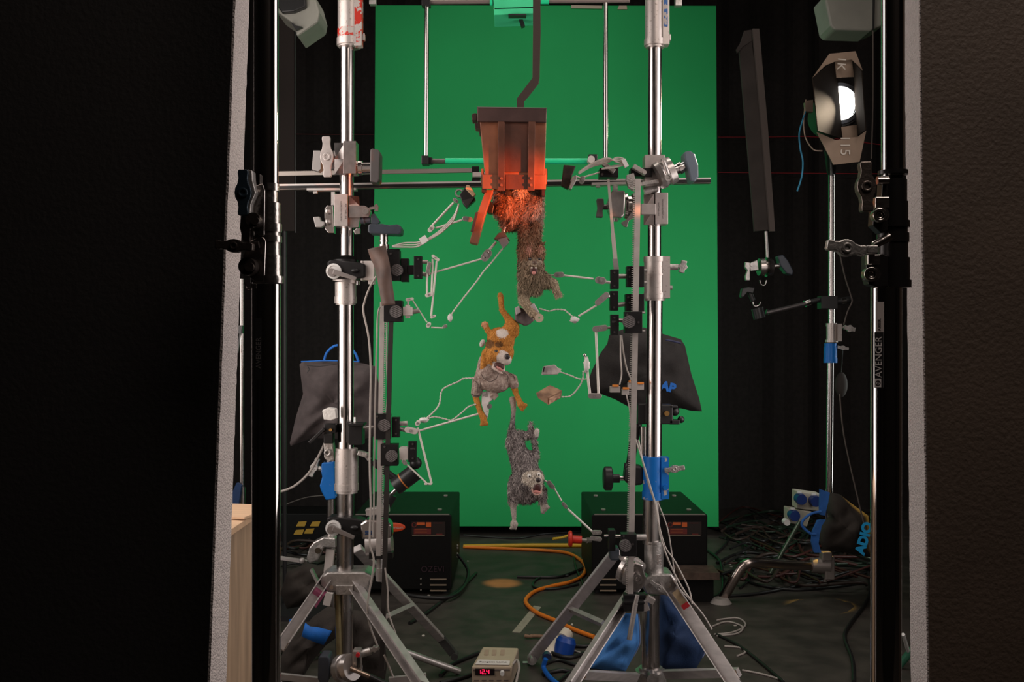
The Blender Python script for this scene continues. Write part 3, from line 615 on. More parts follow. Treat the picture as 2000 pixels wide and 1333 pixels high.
t = T('grip_clamp', 'clamp with pale lettered face beside the toothed bar, second on the right combo stand', 'clamp', P(1278, 441, D))
m = MB(); gem(m, 1257, 379, 1302, 440, D, -1); jw = t.part('jaw', m, CL2, bevel=.0008)
text('lettering', 'ENGLISH PATENT NO.', .0054, P(1294, 409, D-.0405), up(-PI/2), INK, jw, t.b, .0001)
text('lettering', 'MATTHELLINI', .0058, P(1286, 409, D-.0405), up(-PI/2), INK, jw, t.b, .0001)
m = MB(); m.pb(1252, 399, 1280, 420, D-.045, .02); t.part('plate', m, CL2, bevel=.001)
t = T('knuckle_clamp', 'chrome disc knuckle clamp with small grey knob hanging under the black rail on the right', 'clamp', P(1207, 426, 2.74))
d = 2.74
m = MB(); m.pp([(1193, 378), (1196, 372), (1220, 372), (1222, 380), (1220, 420), (1214, 426), (1196, 424), (1190, 410), (1187, 395)], d-.02, .06); t.part('jaw', m, CLC, bevel=.004)
m = MB(); m.lathe(P(1219, 403, d), P(1250, 403, d)-P(1219, 403, d), [(0, 0), (0, .034), (.008, .036), (.010, .029), (.018, .029), (.02, .034), (.03, .03), (.034, 0)], 30); t.part('disc', m, CHROME)
m = MB(); m.pc(1178, 405, 1192, 405, 10, d-.01); m.pp([(1166, 388), (1179, 388), (1180, 400), (1177, 412), (1178, 424), (1165, 423), (1168, 405)], d-.01, .03); t.part('knob', m, mat('dull_grey_knob', (.16, .15, .15), .1, .5), bevel=.002)
m = MB(); m.pp([(1238, 408), (1240, 424), (1228, 432), (1225, 444), (1219, 443), (1213, 435), (1222, 430), (1230, 420)], d-.03, .012); t.part('lever', m, CLC, bevel=.001)
m = MB(); m.pb(1197, 362, 1206, 374, d, .015); m.pc(1202, 424, 1202, 433, 9, d); t.part('spigot', m, STEEL, kind='stuff')
# black bag clamp on right stand, arm and knob
t = T('camera_clamp', 'black plastic bracket with round knobs behind the right combo stand at bag height', 'clamp', P(1300, 829, 2.8))
d = 2.8
m = MB(); m.pb(1244, 788, 1264, 828, d-.06, .05); m.pb(1288, 790, 1312, 828, d-.02, .05); m.pb(1262, 800, 1292, 820, d+.03, .03); t.part('body', m, BLACKP, bevel=.003, kind='stuff')
m = MB(); m.pb(1306, 820, 1326, 829, d-.03, .03); m.pb(1306, 792, 1322, 797, d-.03, .03); t.part('jaw', m, BLACKP, bevel=.002, kind='stuff')
m = MB(); m.ball(1318, 804, 9, d-.03); t.part('knob', m, BLACKP)
m = MB(); m.ball(1330, 820, 7, d-.03); t.part('knob', m, BLACKP)
m = MB(); m.disc(1302, 808, 5, d-.05, .01); t.part('brass_nut', m, MC['brass'])
t = T('magic_arm', 'black articulated arm with big round knob left of the blue collar on right combo stand', 'arm', P(1240, 948, 2.72))
d = 2.72
m = MB(); m.pc(1244, 828, 1230, 912, 20, d+.04, w1=16); t.part('tube', m, BLACKP)
m = MB(); m.pp([(1222, 914), (1232, 908), (1256, 912), (1256, 948), (1232, 950), (1219, 940)], d, .05); m.pc(1228, 906, 1226, 918, 17, d); t.part('joint', m, BLACKP, bevel=.006)
m = MB(); m.pc(1208, 935, 1222, 935, 9, d); t.part('neck', m, CHROME)
m = MB(); m.pc(1194, 935, 1210, 935, 17, d); m.lathe(P(1196, 935, d), (-1, 0, 0), [(0, 0), (0, .026), (.003, .033), (.02, .033), (.025, .026), (.025, 0)]); t.part('knob', m, BLACKP)
m = MB(); m.pc(1256, 834, 1256, 895, 12, d+.02); t.part('rod', m, CHROMED)
# low right grip head
t = T('knuckle_clamp', 'large chrome knuckle clamp beside the lower hub of the right combo stand', 'clamp', P(1232, 1150, 2.66))
d = 2.66
m = MB(); m.lathe(P(1216, 1106, d), P(1252, 1128, d-.03)-P(1216, 1106, d), [(0, 0), (0, .024), (.004, .038), (.016, .04), (.018, .033), (.024, .033), (.026, .041), (.05, .036), (.055, 0)], 32); t.part('disc', m, CLC)
m = MB(); m.pp([(1238, 1098), (1256, 1104), (1262, 1128), (1256, 1150), (1238, 1160), (1224, 1152), (1230, 1120)], d-.035, .04); t.part('jaw', m, CHROME, bevel=.004)
m = MB(); m.disc(1246, 1131, 7, d-.07, .05); m.ring(1246, 1131, 8, 5, d-.097, .006); t.part('socket', m, CHROMED)
m = MB(); m.bar(1212, 1086, 1226, 1096, 12, .03, d); m.bar(1226, 1090, 1238, 1110, 16, .02, d-.02); t.part('plate', m, CL2, bevel=.001, kind='stuff')

d = 2.7
t = T('magic_arm', 'black articulated arm with thick cylinder joint behind the foot of left toothed bar', 'arm', P(760, 1000, d))
m = MB(); m.pc(728, 902, 772, 936, 14, d+.02); t.part('upper_tube', m, BLACKP)
m = MB(); m.pc(772, 952, 812, 922, 34, d); m.ball(812, 905, 12, d); t.part('joint', m, BLACKP, label='thick black cylinder joint')
m = MB(); m.pc(783, 921, 803, 949, 36.5, d, seg=24) if False else m.pc(787, 941, 789, 939.5, 35.5, d, seg=24); t.part('orange_ring', m, mat('orange_ring', (.6, .2, .05), 0, .4))
m = MB(); m.pc(762, 968, 774, 956, 8, d); t.part('neck', m, CHROME)
m = MB(); m.pc(766, 966, 748, 992, 22, d, w1=26); m.pc(748, 985, 722, 1020, 18, d); t.part('lower_tube', m, BLACKP)
# ================================================================ RAILS, FRAMES, RACKS
t = T('camera_rail', 'long black double rail running level across the set behind the metal chute', 'rail', P(965, 372, 2.79))
d = 2.79
m = MB(); m.bar(540, 363, 1387, 350, 4, .02, d); t.part('rail_highlight', m, mat('rail_highlight_paint', (.66, .62, .60), .3, .35), label='pale strip painted as the highlight along the rail top')  # the black rail's top highlight, put into a pale strip
m = MB(); m.bar(540, 367.5, 1387, 354.5, 5, .028, d+.002); t.part('rail_body', m, BLACKA)
m = MB(); m.bar(540, 371, 1387, 358, 2, .018, d); t.part('rail_groove', m, mat('dull_rail_metal', (.16, .14, .13), .7, .4))
m = MB(); m.bar(601, 371.5, 697, 371, 4, .03, d-.01); m.bar(612, 377, 620, 376, 4, .01, d-.01); t.part('under_plate', m, ALU, kind='stuff')
m = MB(); m.bar(1155, 361, 1228, 359, 5, .03, d-.01); m.bar(1164, 365, 1172, 365, 4, .01, d-.02); t.part('under_plate', m, ALU, kind='stuff')
def rack(name, lab, x0, y0, x1, y1, w, d, side, pitch=4.0, tw=1.8, bm=RACKM, tl=3.0):
    t = T(name, lab, 'toothed bar', P(x1, y1, d))
    m = MB(); m.bar(x0, y0, x1, y1, w, .008, d); t.part('bar', m, bm)
    L = math.hypot(x1-x0, y1-y0); ux, uy = (x1-x0)/L, (y1-y0)/L; nx, ny = uy*side, -ux*side
    m = MB()
    for i in range(int(L/pitch)):
        cx = x0+ux*(i+.5)*pitch+nx*(w/2); cy = y0+uy*(i+.5)*pitch+ny*(w/2)
        m.prism([P(cx-ux*tw/2, cy-uy*tw/2, d-.004), P(cx+ux*tw/2, cy+uy*tw/2, d-.004), P(cx+ux*tw*.3+nx*tl, cy+uy*tw*.3+ny*tl, d-.004), P(cx-ux*tw*.3+nx*tl, cy-uy*tw*.3+ny*tl, d-.004)], (0, .008, 0))
    t.part('teeth', m, bm, kind='stuff'); return t
rack('toothed_bar', 'horizontal fine-toothed grey bar running left of the metal chute above the rail', 536, 340, 928, 333, 8, 2.84, 1, 3.2, 1.5, mat('grey_rack', (.36, .32, .29), .6, .45), 1.2)
m = MB(); m.pb(922, 327, 936, 338, 2.8, .03); m.pb(922, 350, 938, 356, 2.8, .03); m.pb(923, 338, 946, 348, 2.8, .03)
t = T('rail_block', 'small dark and pale block joining toothed bar to the chute', 'block', P(930, 356, 2.8)); t.part('block', m, BLACKA, kind='stuff')
m = MB(); m.pb(923, 337.5, 947, 346, 2.78, .02); t.part('pale_plate', m, ALUP)
tl = rack('toothed_bar', 'upright pale toothed bar in front of the left combo stand, teeth to the right', 747, 590, 739, 1086, 9, 2.6, 1, 4.2, 2.0)
tr = rack('toothed_bar', 'upright toothed bar in front of the right combo stand, teeth to the left', 1246, 350, 1231, 1168, 11, 2.6, -1, 4.2, 2.0, tl=3.2)
m = MB(); m.bar(764, 620, 746, 1310, 9, .008, 2.57); solo('black_bar', 'long flat black bar hanging just right of the left toothed bar', 'bar', m, mat('flat_black_bar', (.035, .03, .028), .3, .5))
# chrome rod frame
t = T('rod_frame', 'rectangular frame of thin chrome rods with green-taped bottom tube behind the chute', 'frame', P(1000, 322, 3.0))
d = 3.0
for (x0, x1) in ((834, 832), (1183, 1183)):
    m = MB(); m.pc(x0, 6, x1, 312, 9, d, seg=20); t.part('rod', m, CHROME)
m = MB(); m.pc(826, 4, 958, 3, 9, d); m.pc(1050, 2, 1230, 1, 9, d); t.part('top_tube', m, mat('reddish_tube', (.34, .27, .26), .6, .4), kind='stuff')
m = MB(); m.pb(824, -4, 841, 14, d, .03); t.part('connector', m, BLACKP, bevel=.002)
m = MB(); m.pb(824, 306, 838, 323, d-.01, .04); m.pb(838, 309, 845, 321, d, .03); t.part('connector', m, BLACKP, bevel=.002)
m = MB(); m.pc(838, 315, 872, 315, 10, d); t.part('bottom_tube', m, mat('grey_tube', (.25, .22, .21), .7, .35))
m = MB(); m.pc(870, 314.5, 1150, 315, 11, d); t.part('green_tube', m, GREENT)
m = MB(); m.pc(957, 4, 962, 4, 14, d); m.pc(1056, 2, 1072, 2, 12, d); t.part('green_tape', m, GREENT, kind='stuff')
m = MB(); m.pb(1149, 303, 1166, 320, d-.02, .03); t.part('connector', m, BLACKP, bevel=.002)
m = MB(); m.disc(1154, 313, 7, d-.05, .03); t.part('end_cap', m, ALUP)
m = MB(); m.pb(722, -20, 735, 10, 2.9, .02); solo('steel_lug', 'small grey square lug hanging from above beside the red sleeve', 'lug', m, STEEL, bevel=.001)
m = MB(); m.pb(1318, -20, 1331, 13, 2.9, .02); solo('steel_lug', 'small grey square lug hanging from above right of the right chrome pole', 'lug', m, STEEL, bevel=.001)
t = T('green_box', 'bright green box hanging at the top centre with small bracket below', 'box', P(1002, 28, 3.05))
m = MB(); m.pp([(962, -30), (1046, -30), (1046, 26), (965, 29)], 3.1, .12); t.part('body', m, GREENP, bevel=.002)
m = MB(); m.bar(965, 29.5, 1046, 27, 2, .12, 3.1); t.part('edge', m, ALUP)
m = MB(); m.pb(993, 30, 1028, 33, 3.04, .03); m.bar(1015, 33, 1022, 53, 7, .02, 3.1); t.part('bracket', m, BLACKP, kind='stuff')
m = MB(); m.cyl(P(1000, -28, 3.1), (P(1000, 0, 3.1).x, 3.1, 4.0), .01); t.part('hanger', m, BLACKP)
# ================================================================ METAL CHUTE
DC = 2.57
RUST = mat('rusty_brown_metal', (.36, .13, .065), .1, .5, color2=(.22, .08, .045), vscale=14, bump=.2, bscale=60)
RUSTD = mat('dark_brown_rim', (.10, .055, .05), .3, .5, var=.3, vscale=20, bump=.15)
RUSTS = mat('smoky_brown_panel', (.085, .036, .026), .1, .5, color2=(.15, .055, .034), vscale=12, bump=.2)
t = T('metal_chute', 'rust-brown metal chute glowing orange, its flap hanging open at lower left', 'chute', P(1003, 372, DC))
m = MB(); m.pp([(932, 210), (1068, 212), (1067, 239), (932, 237)], DC, .19); t.part('rim', m, RUSTD, bevel=.002)
m = MB(); m.pp([(932, 208.5), (1068, 210.5), (1068, 212), (932, 210)], DC, .19); t.part('rim_edge', m, mat('bare_edge', (.5, .42, .4), .8, .35))
dz = .085
m = MB(); m.add([P(x, y, DC-dz) for x, y in ((937, 238), (1067, 239), (1064, 343), (947, 343))]+[P(x, y, DC+dz) for x, y in ((939, 240), (1063, 240), (1058, 341), (951, 341))],
      [(0, 1, 2, 3), (4, 7, 6, 5), (0, 4, 5, 1), (1, 5, 6, 2), (2, 6, 7, 3), (3, 7, 4, 0)]); t.part('body', m, RUST, bevel=.002)
m = MB(); m.pp([(986, 241), (1032, 241), (1030, 336), (987, 336)], DC-dz-.001, .003); t.part('centre_panel', m, RUSTS)
m = MB()
m.pp([(942, 341), (1066, 342), (1066, 370), (942, 369)], DC-dz-.002, .006)
t.part('lower_band', m, RUST, bevel=.001)
m = MB(); m.pp([(942, 341), (1066, 342), (1066, 370), (942, 369)], DC+dz+.01, .006); t.part('back_band', m, RUST)
for s_ in (942, 1062):
    m = MB(); m.pb(s_, 341, s_+4, 370, DC, .17); t.part('side_band', m, RUST)
m = MB(); m.pp([(988, 342), (1032, 342), (1032, 370), (988, 370)], DC-dz-.006, .003); t.part('smoky_patch', m, RUSTS)
for (xa, xb, wa) in ((978, 979, 12), (1038, 1037, 12)):
    m = MB(); m.bar(xa+1, 238, xb, 373, 13, .008, DC-dz-.010); st = t.part('strap', m, mat('brown_strap', (.17, .07, .045), .3, .45, var=.3, vscale=25), bevel=.001)
    for y in (349, 362):
        m = MB(); m.disc(xb+.5, y, 2.8, DC-dz-.017, .005, seg=10); t.part('bolt', m, RUST, st)
m = MB(); m.pp([(921, 224), (925, 221), (931, 221), (931, 235), (922, 235)], DC-.05, .04); t.part('hinge', m, RUSTD, bevel=.001)
m = MB(); m.pp([(927, 240), (937, 240), (938, 252), (928, 250)], DC-.05, .04); t.part('hinge', m, RUSTD, bevel=.001)
m = MB(); m.pp([(949, 371), (963, 371), (947, 420), (934, 470), (931, 477), (917, 473), (921, 458), (929, 425)], DC-.03, .05); fp = t.part('flap', m, RUST, label='open trapdoor flap hanging diagonally', bevel=.001)
m = MB(); m.pp([(929, 415), (934, 414), (924, 452), (919, 452)], DC-.06, .012); t.part('flap_edge', m, RUSTD, fp)
m = MB(); m.pp([(951, 402), (958, 392), (965, 402), (962, 418), (952, 416)], DC-.0, .03); t.part('latch', m, BLACKP, fp, bevel=.002)
m = MB(); m.pp([(1053, 371), (1060, 371), (1058, 400), (1056, 420), (1051, 420), (1052, 395)], DC+.03, .03); t.part('post', m, RUST)
m = MB(); m.pb(941, 369, 950, 376, DC-.06, .03); m.pb(1058, 369, 1064, 384, DC, .03); m.pb(1066, 332, 1069, 350, DC, .03); t.part('tab', m, RUSTD, kind='stuff')
t = T('bent_strap', 'dark flat bent metal strap coming down from above to the chute', 'hanger', P(1018, 210, 2.6))
m = MB(); m.pp([(1041, -40), (1055, -40), (1056, 60), (1054, 152), (1052, 163), (1031, 190), (1024, 197), (1023, 212), (1010, 212), (1009, 193), (1040, 152), (1041, 60)], 2.6, .006); t.part('strap', m, mat('dark_brown_strap', (.075, .052, .045), .4, .5), bevel=.0005)
m = MB(); m.cyl(P(1048, -38, 2.6), (P(1048, 0, 2.6).x, 2.6, 4.0), .012); t.part('hanger_tube', m, BLACKP)
# ================================================================ RACK CARRIAGES
def knob(t, x, y, r, d, ang=25, par=None):
    m = MB(); m.disc(x, y, r, d, .018, r*.96, seg=26); kb = t.part('knob', m, KNOBG, par, bevel=.0)
    m = MB()
    for j in range(-3, 4):
        o = j*r*.27; h = math.sqrt(max(r*r-o*o, 1))*.86; a = math.radians(ang); c, s_ = math.cos(a), math.sin(a)
        m.bar(x-c*h-s_*o, y+s_*h-c*o, x+c*h-s_*o, y-s_*h-c*o, r*.12, .0022, d-.0098)
    if par is None: t.part('ridges', m, mat('knob_ridge', (.22, .20, .20), .3, .5), kb, kind='stuff')
def carriage(lab, x0, y0, x1, y1, kx, ky, kr, d, extra=(), plates=(), studs=(), ang=25, base=None):
    t = T('rack_carriage', lab, 'carriage', P((x0+x1)/2, y1, d))
    m = MB(); m.pb(x0, y0, x1, y1, d, .035); t.part('block', m, BLACKA, bevel=.001)
    if kr: knob(t, kx, ky, kr, d-.027, ang)
    for (a, b) in ((x0+6, y0+6), (x1-6, (y0+y1)/2)):
        m = MB(); m.disc(a, b, 2.2, d-.018, .003, seg=10); t.part('screw', m, mat('dark_screw', (.12, .11, .11), .7, .35))
    for e in extra:
        m = MB(); m.pb(*e, d+.005, .03); t.part('block', m, BLACKA, bevel=.001)
    for e in plates:
        m = MB(); m.pb(*e, d-.01, .024); t.part('plate', m, BLACKA, bevel=.001)
        for yy in (e[1]+6, e[3]-6):
            m = MB(); m.disc((e[0]+e[2])/2, yy, 2, d-.023, .003, seg=10); t.part('screw', m, MC['dark_screw'])
    for (a, b, c, e, w, mt) in studs:
        m = MB(); m.pc(a, b, c, e, w, d); t.part('stud', m, mt)
    return t
LC1 = carriage('black carriage with ridged knob, topmost on the left toothed bar beside the brown tape strip', 757, 490, 782, 549, 776, 528, 11.5, 2.58, ((754, 487, 781, 510), (784, 506, 799, 551), (796, 519, 810, 537)), ((809, 501, 825, 545),), ((825, 512, 836, 512, 7, ALUP), (824, 535, 838, 538, 8, ALUP), (734, 488, 756, 484, 10, ALUP)))
LC2 = carriage('black carriage with ridged knob, second on the left toothed bar below the brown tape', 751, 588, 787, 629, 774, 609, 12.5, 2.58, (), (), ((806, 609, 819, 607, 10, ALU),))
m = MB(); m.pb(788, 600, 806, 617, 2.57, .03); m.pb(792, 596, 801, 622, 2.57, .01); LC2.part('clamp_block', m, ALUP, bevel=.001, kind='stuff')
LC3 = carriage('black carriage with half hidden knob, third on the left toothed bar near the grey bag', 731, 808, 763, 858, 751, 831, 12, 2.60, (), ((766, 815, 781, 854),), ((781, 828, 796, 827, 9, ALUP), (781, 838, 792, 841, 8, STEEL), (710, 836, 730, 834, 6, CHROME)))
LC4 = carriage('black carriage with diagonal ridged knob, lowest on the left toothed bar', 745, 867, 778, 909, 765, 891, 11.5, 2.58, (), ((798, 862, 814, 902),), ((783, 876, 795, 876, 8, STEEL),), 35)
m = MB(); m.pb(781, 874, 798, 898, 2.575, .03); LC4.part('clamp_block', m, ALUP, bevel=.001)
text('lettering', '0092', .0062, P(806, 877, 2.58-.0225), UP, mat('grey_print', (.1, .1, .1)), LC4.o, LC4.b)
RC1 = carriage('black carriage pair without knob, topmost on the right toothed bar', 1223, 521, 1236, 561, 0, 0, 0, 2.63, ((1240, 521, 1257, 561),), ((1192, 527, 1208, 565),), ((1208, 540, 1223, 540, 9, ALU), (1258, 528, 1264, 528, 6, ALU), (1258, 552, 1264, 552, 6, ALU)))
RC2 = carriage('black carriage pair without knob, second on the right toothed bar', 1221, 575, 1236, 608, 0, 0, 0, 2.63, ((1240, 575, 1257, 612),), ((1191, 569, 1207, 607),), ((1207, 596, 1221, 594, 9, ALU),))
RC3 = carriage('black carriage with ridged knob and lettered plate, third on the right toothed bar', 1219, 609, 1253, 651, 1228, 629, 12.5, 2.575, (), ((1192, 615, 1208, 655),), ((1208, 626, 1219, 627, 8, ALU), (1253, 611, 1260, 611, 4, ALU), (1253, 647, 1260, 647, 4, ALU)))
text('lettering', '0071', .0062, P(1200, 629, 2.575-.0225), UP, MC['grey_print'], RC3.o, RC3.b)
RC4 = carriage('black carriage with ridged knob at the foot of the right toothed bar', 1212, 1042, 1242, 1085, 1221, 1066, 11.5, 2.575, (), (), ((1198, 1048, 1212, 1048, 7, CHROME), (1180, 1047, 1190, 1047, 5, CHROME), (1242, 1050, 1262, 1050, 12, ALU)))
m = MB(); m.pb(1188, 1034, 1201, 1075, 2.58, .03); RC4.part('joint_block', m, BLACKA, bevel=.002)
t = T('foot_bracket', 'black bracket clamping a round steel rod at the lower end of right toothed bar', 'bracket', P(1236, 1192, 2.58))
m = MB(); m.pb(1218, 1160, 1260, 1172, 2.6, .03); m.pb(1217, 1175, 1256, 1191, 2.58, .04); m.pb(1216, 1172, 1257, 1176, 2.58, .045); t.part('block', m, BLACKA, bevel=.001, kind='stuff')
m = MB(); m.pc(1245, 1163, 1241, 1180, 8, 2.54); m.pc(1241, 1180, 1229, 1250, 10, 2.54); t.part('rod', m, ALU)
m = MB(); m.bar(1252, 1186, 1266, 1182, 20, .014, 2.57); m.bar(1264, 1168, 1277, 1176, 12, .02, 2.57); t.part('clamp_plate', m, CL2, bevel=.001, kind='stuff')
for (x0, y0, x1, y1, lab) in ((1170, 331, 1206, 349, 'black bracket block on the rail below the looped grey cables'), (1230, 331, 1272, 348, 'black bracket block on top of the right toothed bar')):
    t = T('rail_bracket', lab, 'bracket', P((x0+x1)/2, y1, 2.68)); m = MB(); m.pb(x0, y0, x1, y1, 2.68, .05); t.part('block', m, BLACKA, bevel=.001)
    m = MB(); m.disc(x0+6, y0+10, 2.5, 2.654, .004); t.part('screw', m, MC['dark_screw'])
    if x0 > 1200:
        m = MB(); m.bar(1236, 325, 1258, 338, 9, .02, 2.64); m.disc(1258, 338, 4, 2.63, .02); t.part('lever', m, ALU, bevel=.001)
    else:
        m = MB(); m.bar(1178, 320, 1200, 336, 8, .02, 2.64); t.part('lever', m, ALU, bevel=.001)
# top-left big knob with stem, brown tape strip
t = T('lock_knob', 'wide blue-black lobed knob on chrome stem above the left toothed bar', 'knob', P(750, 486, 2.58))
m = MB(); m.pp([(719, 440), (723, 437), (733, 438), (745, 437), (760, 440), (775, 438), (782, 441), (784, 446), (783, 456), (778, 458), (722, 456), (718, 452)], 2.58, .06); t.part('knob', m, KNOB, bevel=.004)
m = MB(); rings(m, 750, 2.58, [(456, 470, 16), (470, 473, 18), (473, 478, 15), (478, 490, 20)]); t.part('stem', m, CHROME)
m = MB(); n = 14; L = [(718, 487), (724, 505), (732, 523), (738, 552), (746, 598)]; R = [(753, 479), (757, 497), (762, 520), (767, 560), (772, 595)]
va = spline([P(x, y, 2.535+.01*math.sin(i*1.3)) for i, (x, y) in enumerate(L)], 5); vb = spline([P(x, y, 2.53+.008*math.sin(i*2+1)) for i, (x, y) in enumerate(R)], 5)
vs = []; 
for a_, b_ in zip(va, vb):
    mid = (a_+b_)/2; mid.y -= .004; vs += [a_, mid, b_]
fs = []
for i in range(len(va)-1):
    for j in range(2): fs.append((i*3+j, i*3+j+1, i*3+j+4, i*3+j+3))
m.add(vs, fs, True); o = solo('tape_strip', 'brown-grey gaffer tape strip stuck over the left upper carriage', 'tape', m, TAPE)
so = o.modifiers.new('thickness', 'SOLIDIFY'); so.thickness = .0008
# ================================================================ RIGGING ARMS
JOINT = mat('bright_joint_metal', (.62, .58, .55), .65, .28, var=.3, vscale=120)
def arm(lab, steps, d, group=None, base=None):
    """steps: ('r',x0,y0,x1,y1,w) rod, ('j',x,y,ang,L,w) joint plate, ('b',x,y,r) ball, ('g',x,y,r) glue lump, ('w',pts) twisted wire, ('s',...) stem"""
    f = [q for q in steps if q[0] in 'rj'][0] if any(q[0] in 'rj' for q in steps) else None
    bp = P(f[1], f[2], d) if f else P(steps[0][1][0][0], steps[0][1][0][1], d)
    t = T('rigging_arm' if f else 'twisted_wire', lab, 'rig arm' if f else 'wire', bp, group)
    for q in steps:
        k_ = q[0]
        if k_ == 'r':
            m = MB(); dd = q[6] if len(q) > 6 else d; m.pc(q[1], q[2], q[3], q[4], q[5], dd, d1=q[7] if len(q) > 7 else dd, seg=12); t.part('rod', m, WIRE if q[5] < 6 else ALU)
        elif k_ == 'j':
            x, y, a, L, w = q[1:6]; c, s_ = math.cos(math.radians(a)), math.sin(math.radians(a)); out = []
            for i in range(20):
                b = 2*PI*i/20; px = (L/2-w/2)*(1 if math.cos(b) > 0 else -1)+w/2*math.cos(b); py = w/2*math.sin(b); out.append((x+px*c+py*s_, y-px*s_+py*c))
            m = MB(); m.pp(out, d-.006, .004); jt = t.part('joint_plate', m, JOINT if len(q) < 7 else q[6], bevel=.0005)
            m = MB(); m.pp(out, d+.006, .004); t.part('joint_plate', m, JOINT if len(q) < 7 else q[6], bevel=.0005)
            m = MB(); m.disc(x, y, w*.28, d, .020, seg=12); t.part('screw', m, STEEL, jt)
            for e in (-1, 1):
                m = MB(); m.ball(x+e*c*(L/2-w/2), y-e*s_*(L/2-w/2), w*.42, d); t.part('ball', m, CHROME)
        elif k_ == 'b':
            m = MB(); m.ball(q[1], q[2], q[3], d); t.part('ball', m, CHROME)
        elif k_ == 'g':
            rr = random.Random(int(q[1])); m = MB(); c_ = P(q[1], q[2], d-.003)
            m.ell(c_, (q[3]*d/FP, q[3]*.8*d/FP, q[4]*d/FP)); m.v = [tuple(Vector(v)+(Vector(v)-c_)*rr.uniform(-.18, .22)) for v in m.v]; t.part('glue_blob', m, GLUE)
        elif k_ == 'w':
            pts = spline([P(p[0], p[1], d) for p in q[1]], 14); wd = (q[2] if len(q) > 2 else 3.4)*d/FP/2; m = MB(); L = 0; A = []; B = []
            for i, p in enumerate(pts):
                tg = (pts[min(i+1, len(pts)-1)]-pts[max(i-1, 0)]).normalized(); u = tg.cross(Vector((0, 1, 0))).normalized(); v_ = Vector((0, 1, 0))
                if i: L += (p-pts[i-1]).length
                a = L/.0028; A.append(p+(u*math.cos(a)+v_*math.sin(a))*wd*.5); B.append(p-(u*math.cos(a)+v_*math.sin(a))*wd*.5)
            m.tube(A, wd*.55, 6); m.tube(B, wd*.55, 6); t.part('wire_strands', m, WIRE, kind='stuff')
    return t
d = 2.58
arm('rod arm reaching from the top left carriage to the small box beside the chute foot', [('r', 836, 536, 941, 506, 3.6), ('j', 950, 499, 55, 26, 16), ('r', 955, 489, 969, 473, 5), ('b', 836, 536, 4)], d)
arm('folded hinged rod linkage hanging in front of the top left carriage', [('j', 850.5, 504, -35, 18, 6, WIRE), ('r', 845, 506, 843, 574, 4), ('r', 853, 510, 842, 618, 4), ('r', 834, 534, 834, 574, 4), ('j', 838, 576, 15, 16, 8, WIRE), ('j', 837, 523, 80, 24, 8), ('j', 846, 619, 25, 12, 5, WIRE)], 2.57)
arm('short jointed arm bending down from the second left carriage', [('j', 800, 585, 10, 16, 6, WIRE), ('r', 798, 588, 796, 597, 4), ('r', 806, 587, 834, 630, 2.6), ('j', 837, 635, 60, 12, 8, WIRE), ('r', 842, 640, 866, 641, 3), ('j', 869, 638, 30, 10, 7)], d)
arm('long pale twisted wire curving from the jointed arm up to the small box', [('w', [(879, 619), (883, 612), (907, 580), (930, 551), (945, 530), (959, 514), (983, 484)], 3.6), ('g', 879, 621, 4.5, 7)], d)
arm('two-bar hinged arm at lower left holding the tan puppet by a long rod', [('j', 803, 841.5, -12, 26, 12, ALUP), ('r', 818, 842, 934, 809, 4), ('r', 816, 836, 843, 945, 4.2), ('j', 836, 946, 0, 15, 4, WIRE), ('r', 833, 944, 795, 908, 3.4), ('j', 790, 904, -50, 12, 8), ('j', 816, 827, 60, 12, 9, WIRE)], 2.56)
arm('white twisted wire rising from the lower left arm to the tan puppet back', [('w', [(832, 818), (846, 806), (858, 790), (862, 766), (872, 756), (895, 746), (905, 740), (926, 739)], 3.4), ('g', 828, 821, 9, 5)], 2.57)
arm('white twisted wire dipping from lower left arm to the tan puppet leg', [('w', [(832, 819), (848, 815), (866, 818), (882, 821), (900, 808), (915, 795), (930, 790)], 3.2)], 2.58)
arm('level jointed rod arm from the right carriage to the brown puppet shoulder', [('r', 1067, 538, 1082, 538, 3), ('j', 1092, 537, 3, 20, 11), ('r', 1100, 538, 1159, 545, 4), ('j', 1173, 548, -10, 22, 14), ('r', 1183, 551, 1192, 552, 6)], 2.59)
arm('slanting rod arm with flat joint from second right carriage', [('j', 1176, 584, 42, 34, 12, CL2), ('r', 1165, 597, 1130, 618, 4), ('g', 1122, 625, 9, 6), ('b', 1188, 579, 4)], 2.59)
arm('wavy white twisted wire running to the grey scrap held by brown puppet', [('w', [(1118, 619), (1110, 612), (1102, 606), (1085, 605), (1072, 608), (1053, 603)], 3.2)], 2.59)
arm('upright rod arm hanging from the third right carriage down to a hinge plate', [('j', 1172, 642, 8, 30, 12, CL2), ('r', 1187, 641, 1193, 640, 5), ('r', 1164, 649, 1169, 770, 5), ('j', 1162, 774, 0, 27, 11, CL2), ('r', 1152, 770, 1147, 726, 5.5), ('g', 1146, 714, 6, 15), ('b', 1142, 694, 3.5), ('r', 1142, 694, 1143, 704, 2.4)], 2.57)
arm('looped twisted wire holding the small white box', [('w', [(1145, 741), (1130, 740), (1112, 733), (1094, 727)], 3.0)], 2.57)
arm('curving twisted wire holding the brown block', [('w', [(1139, 725), (1138, 742), (1128, 760), (1114, 774), (1097, 776)], 3.4)], 2.58)
arm('jointed arm rising from lowest right carriage to the grey puppet cheek', [('r', 1064, 939, 1070, 943, 3), ('j', 1076, 948, -50, 20, 9), ('r', 1083, 955, 1097, 979, 3), ('j', 1103, 988, -50, 16, 7), ('r', 1109, 995, 1158, 1040, 4.2), ('j', 1166, 1041, 0, 20, 9), ('j', 1164, 1053, -8, 24, 9)], 2.58)
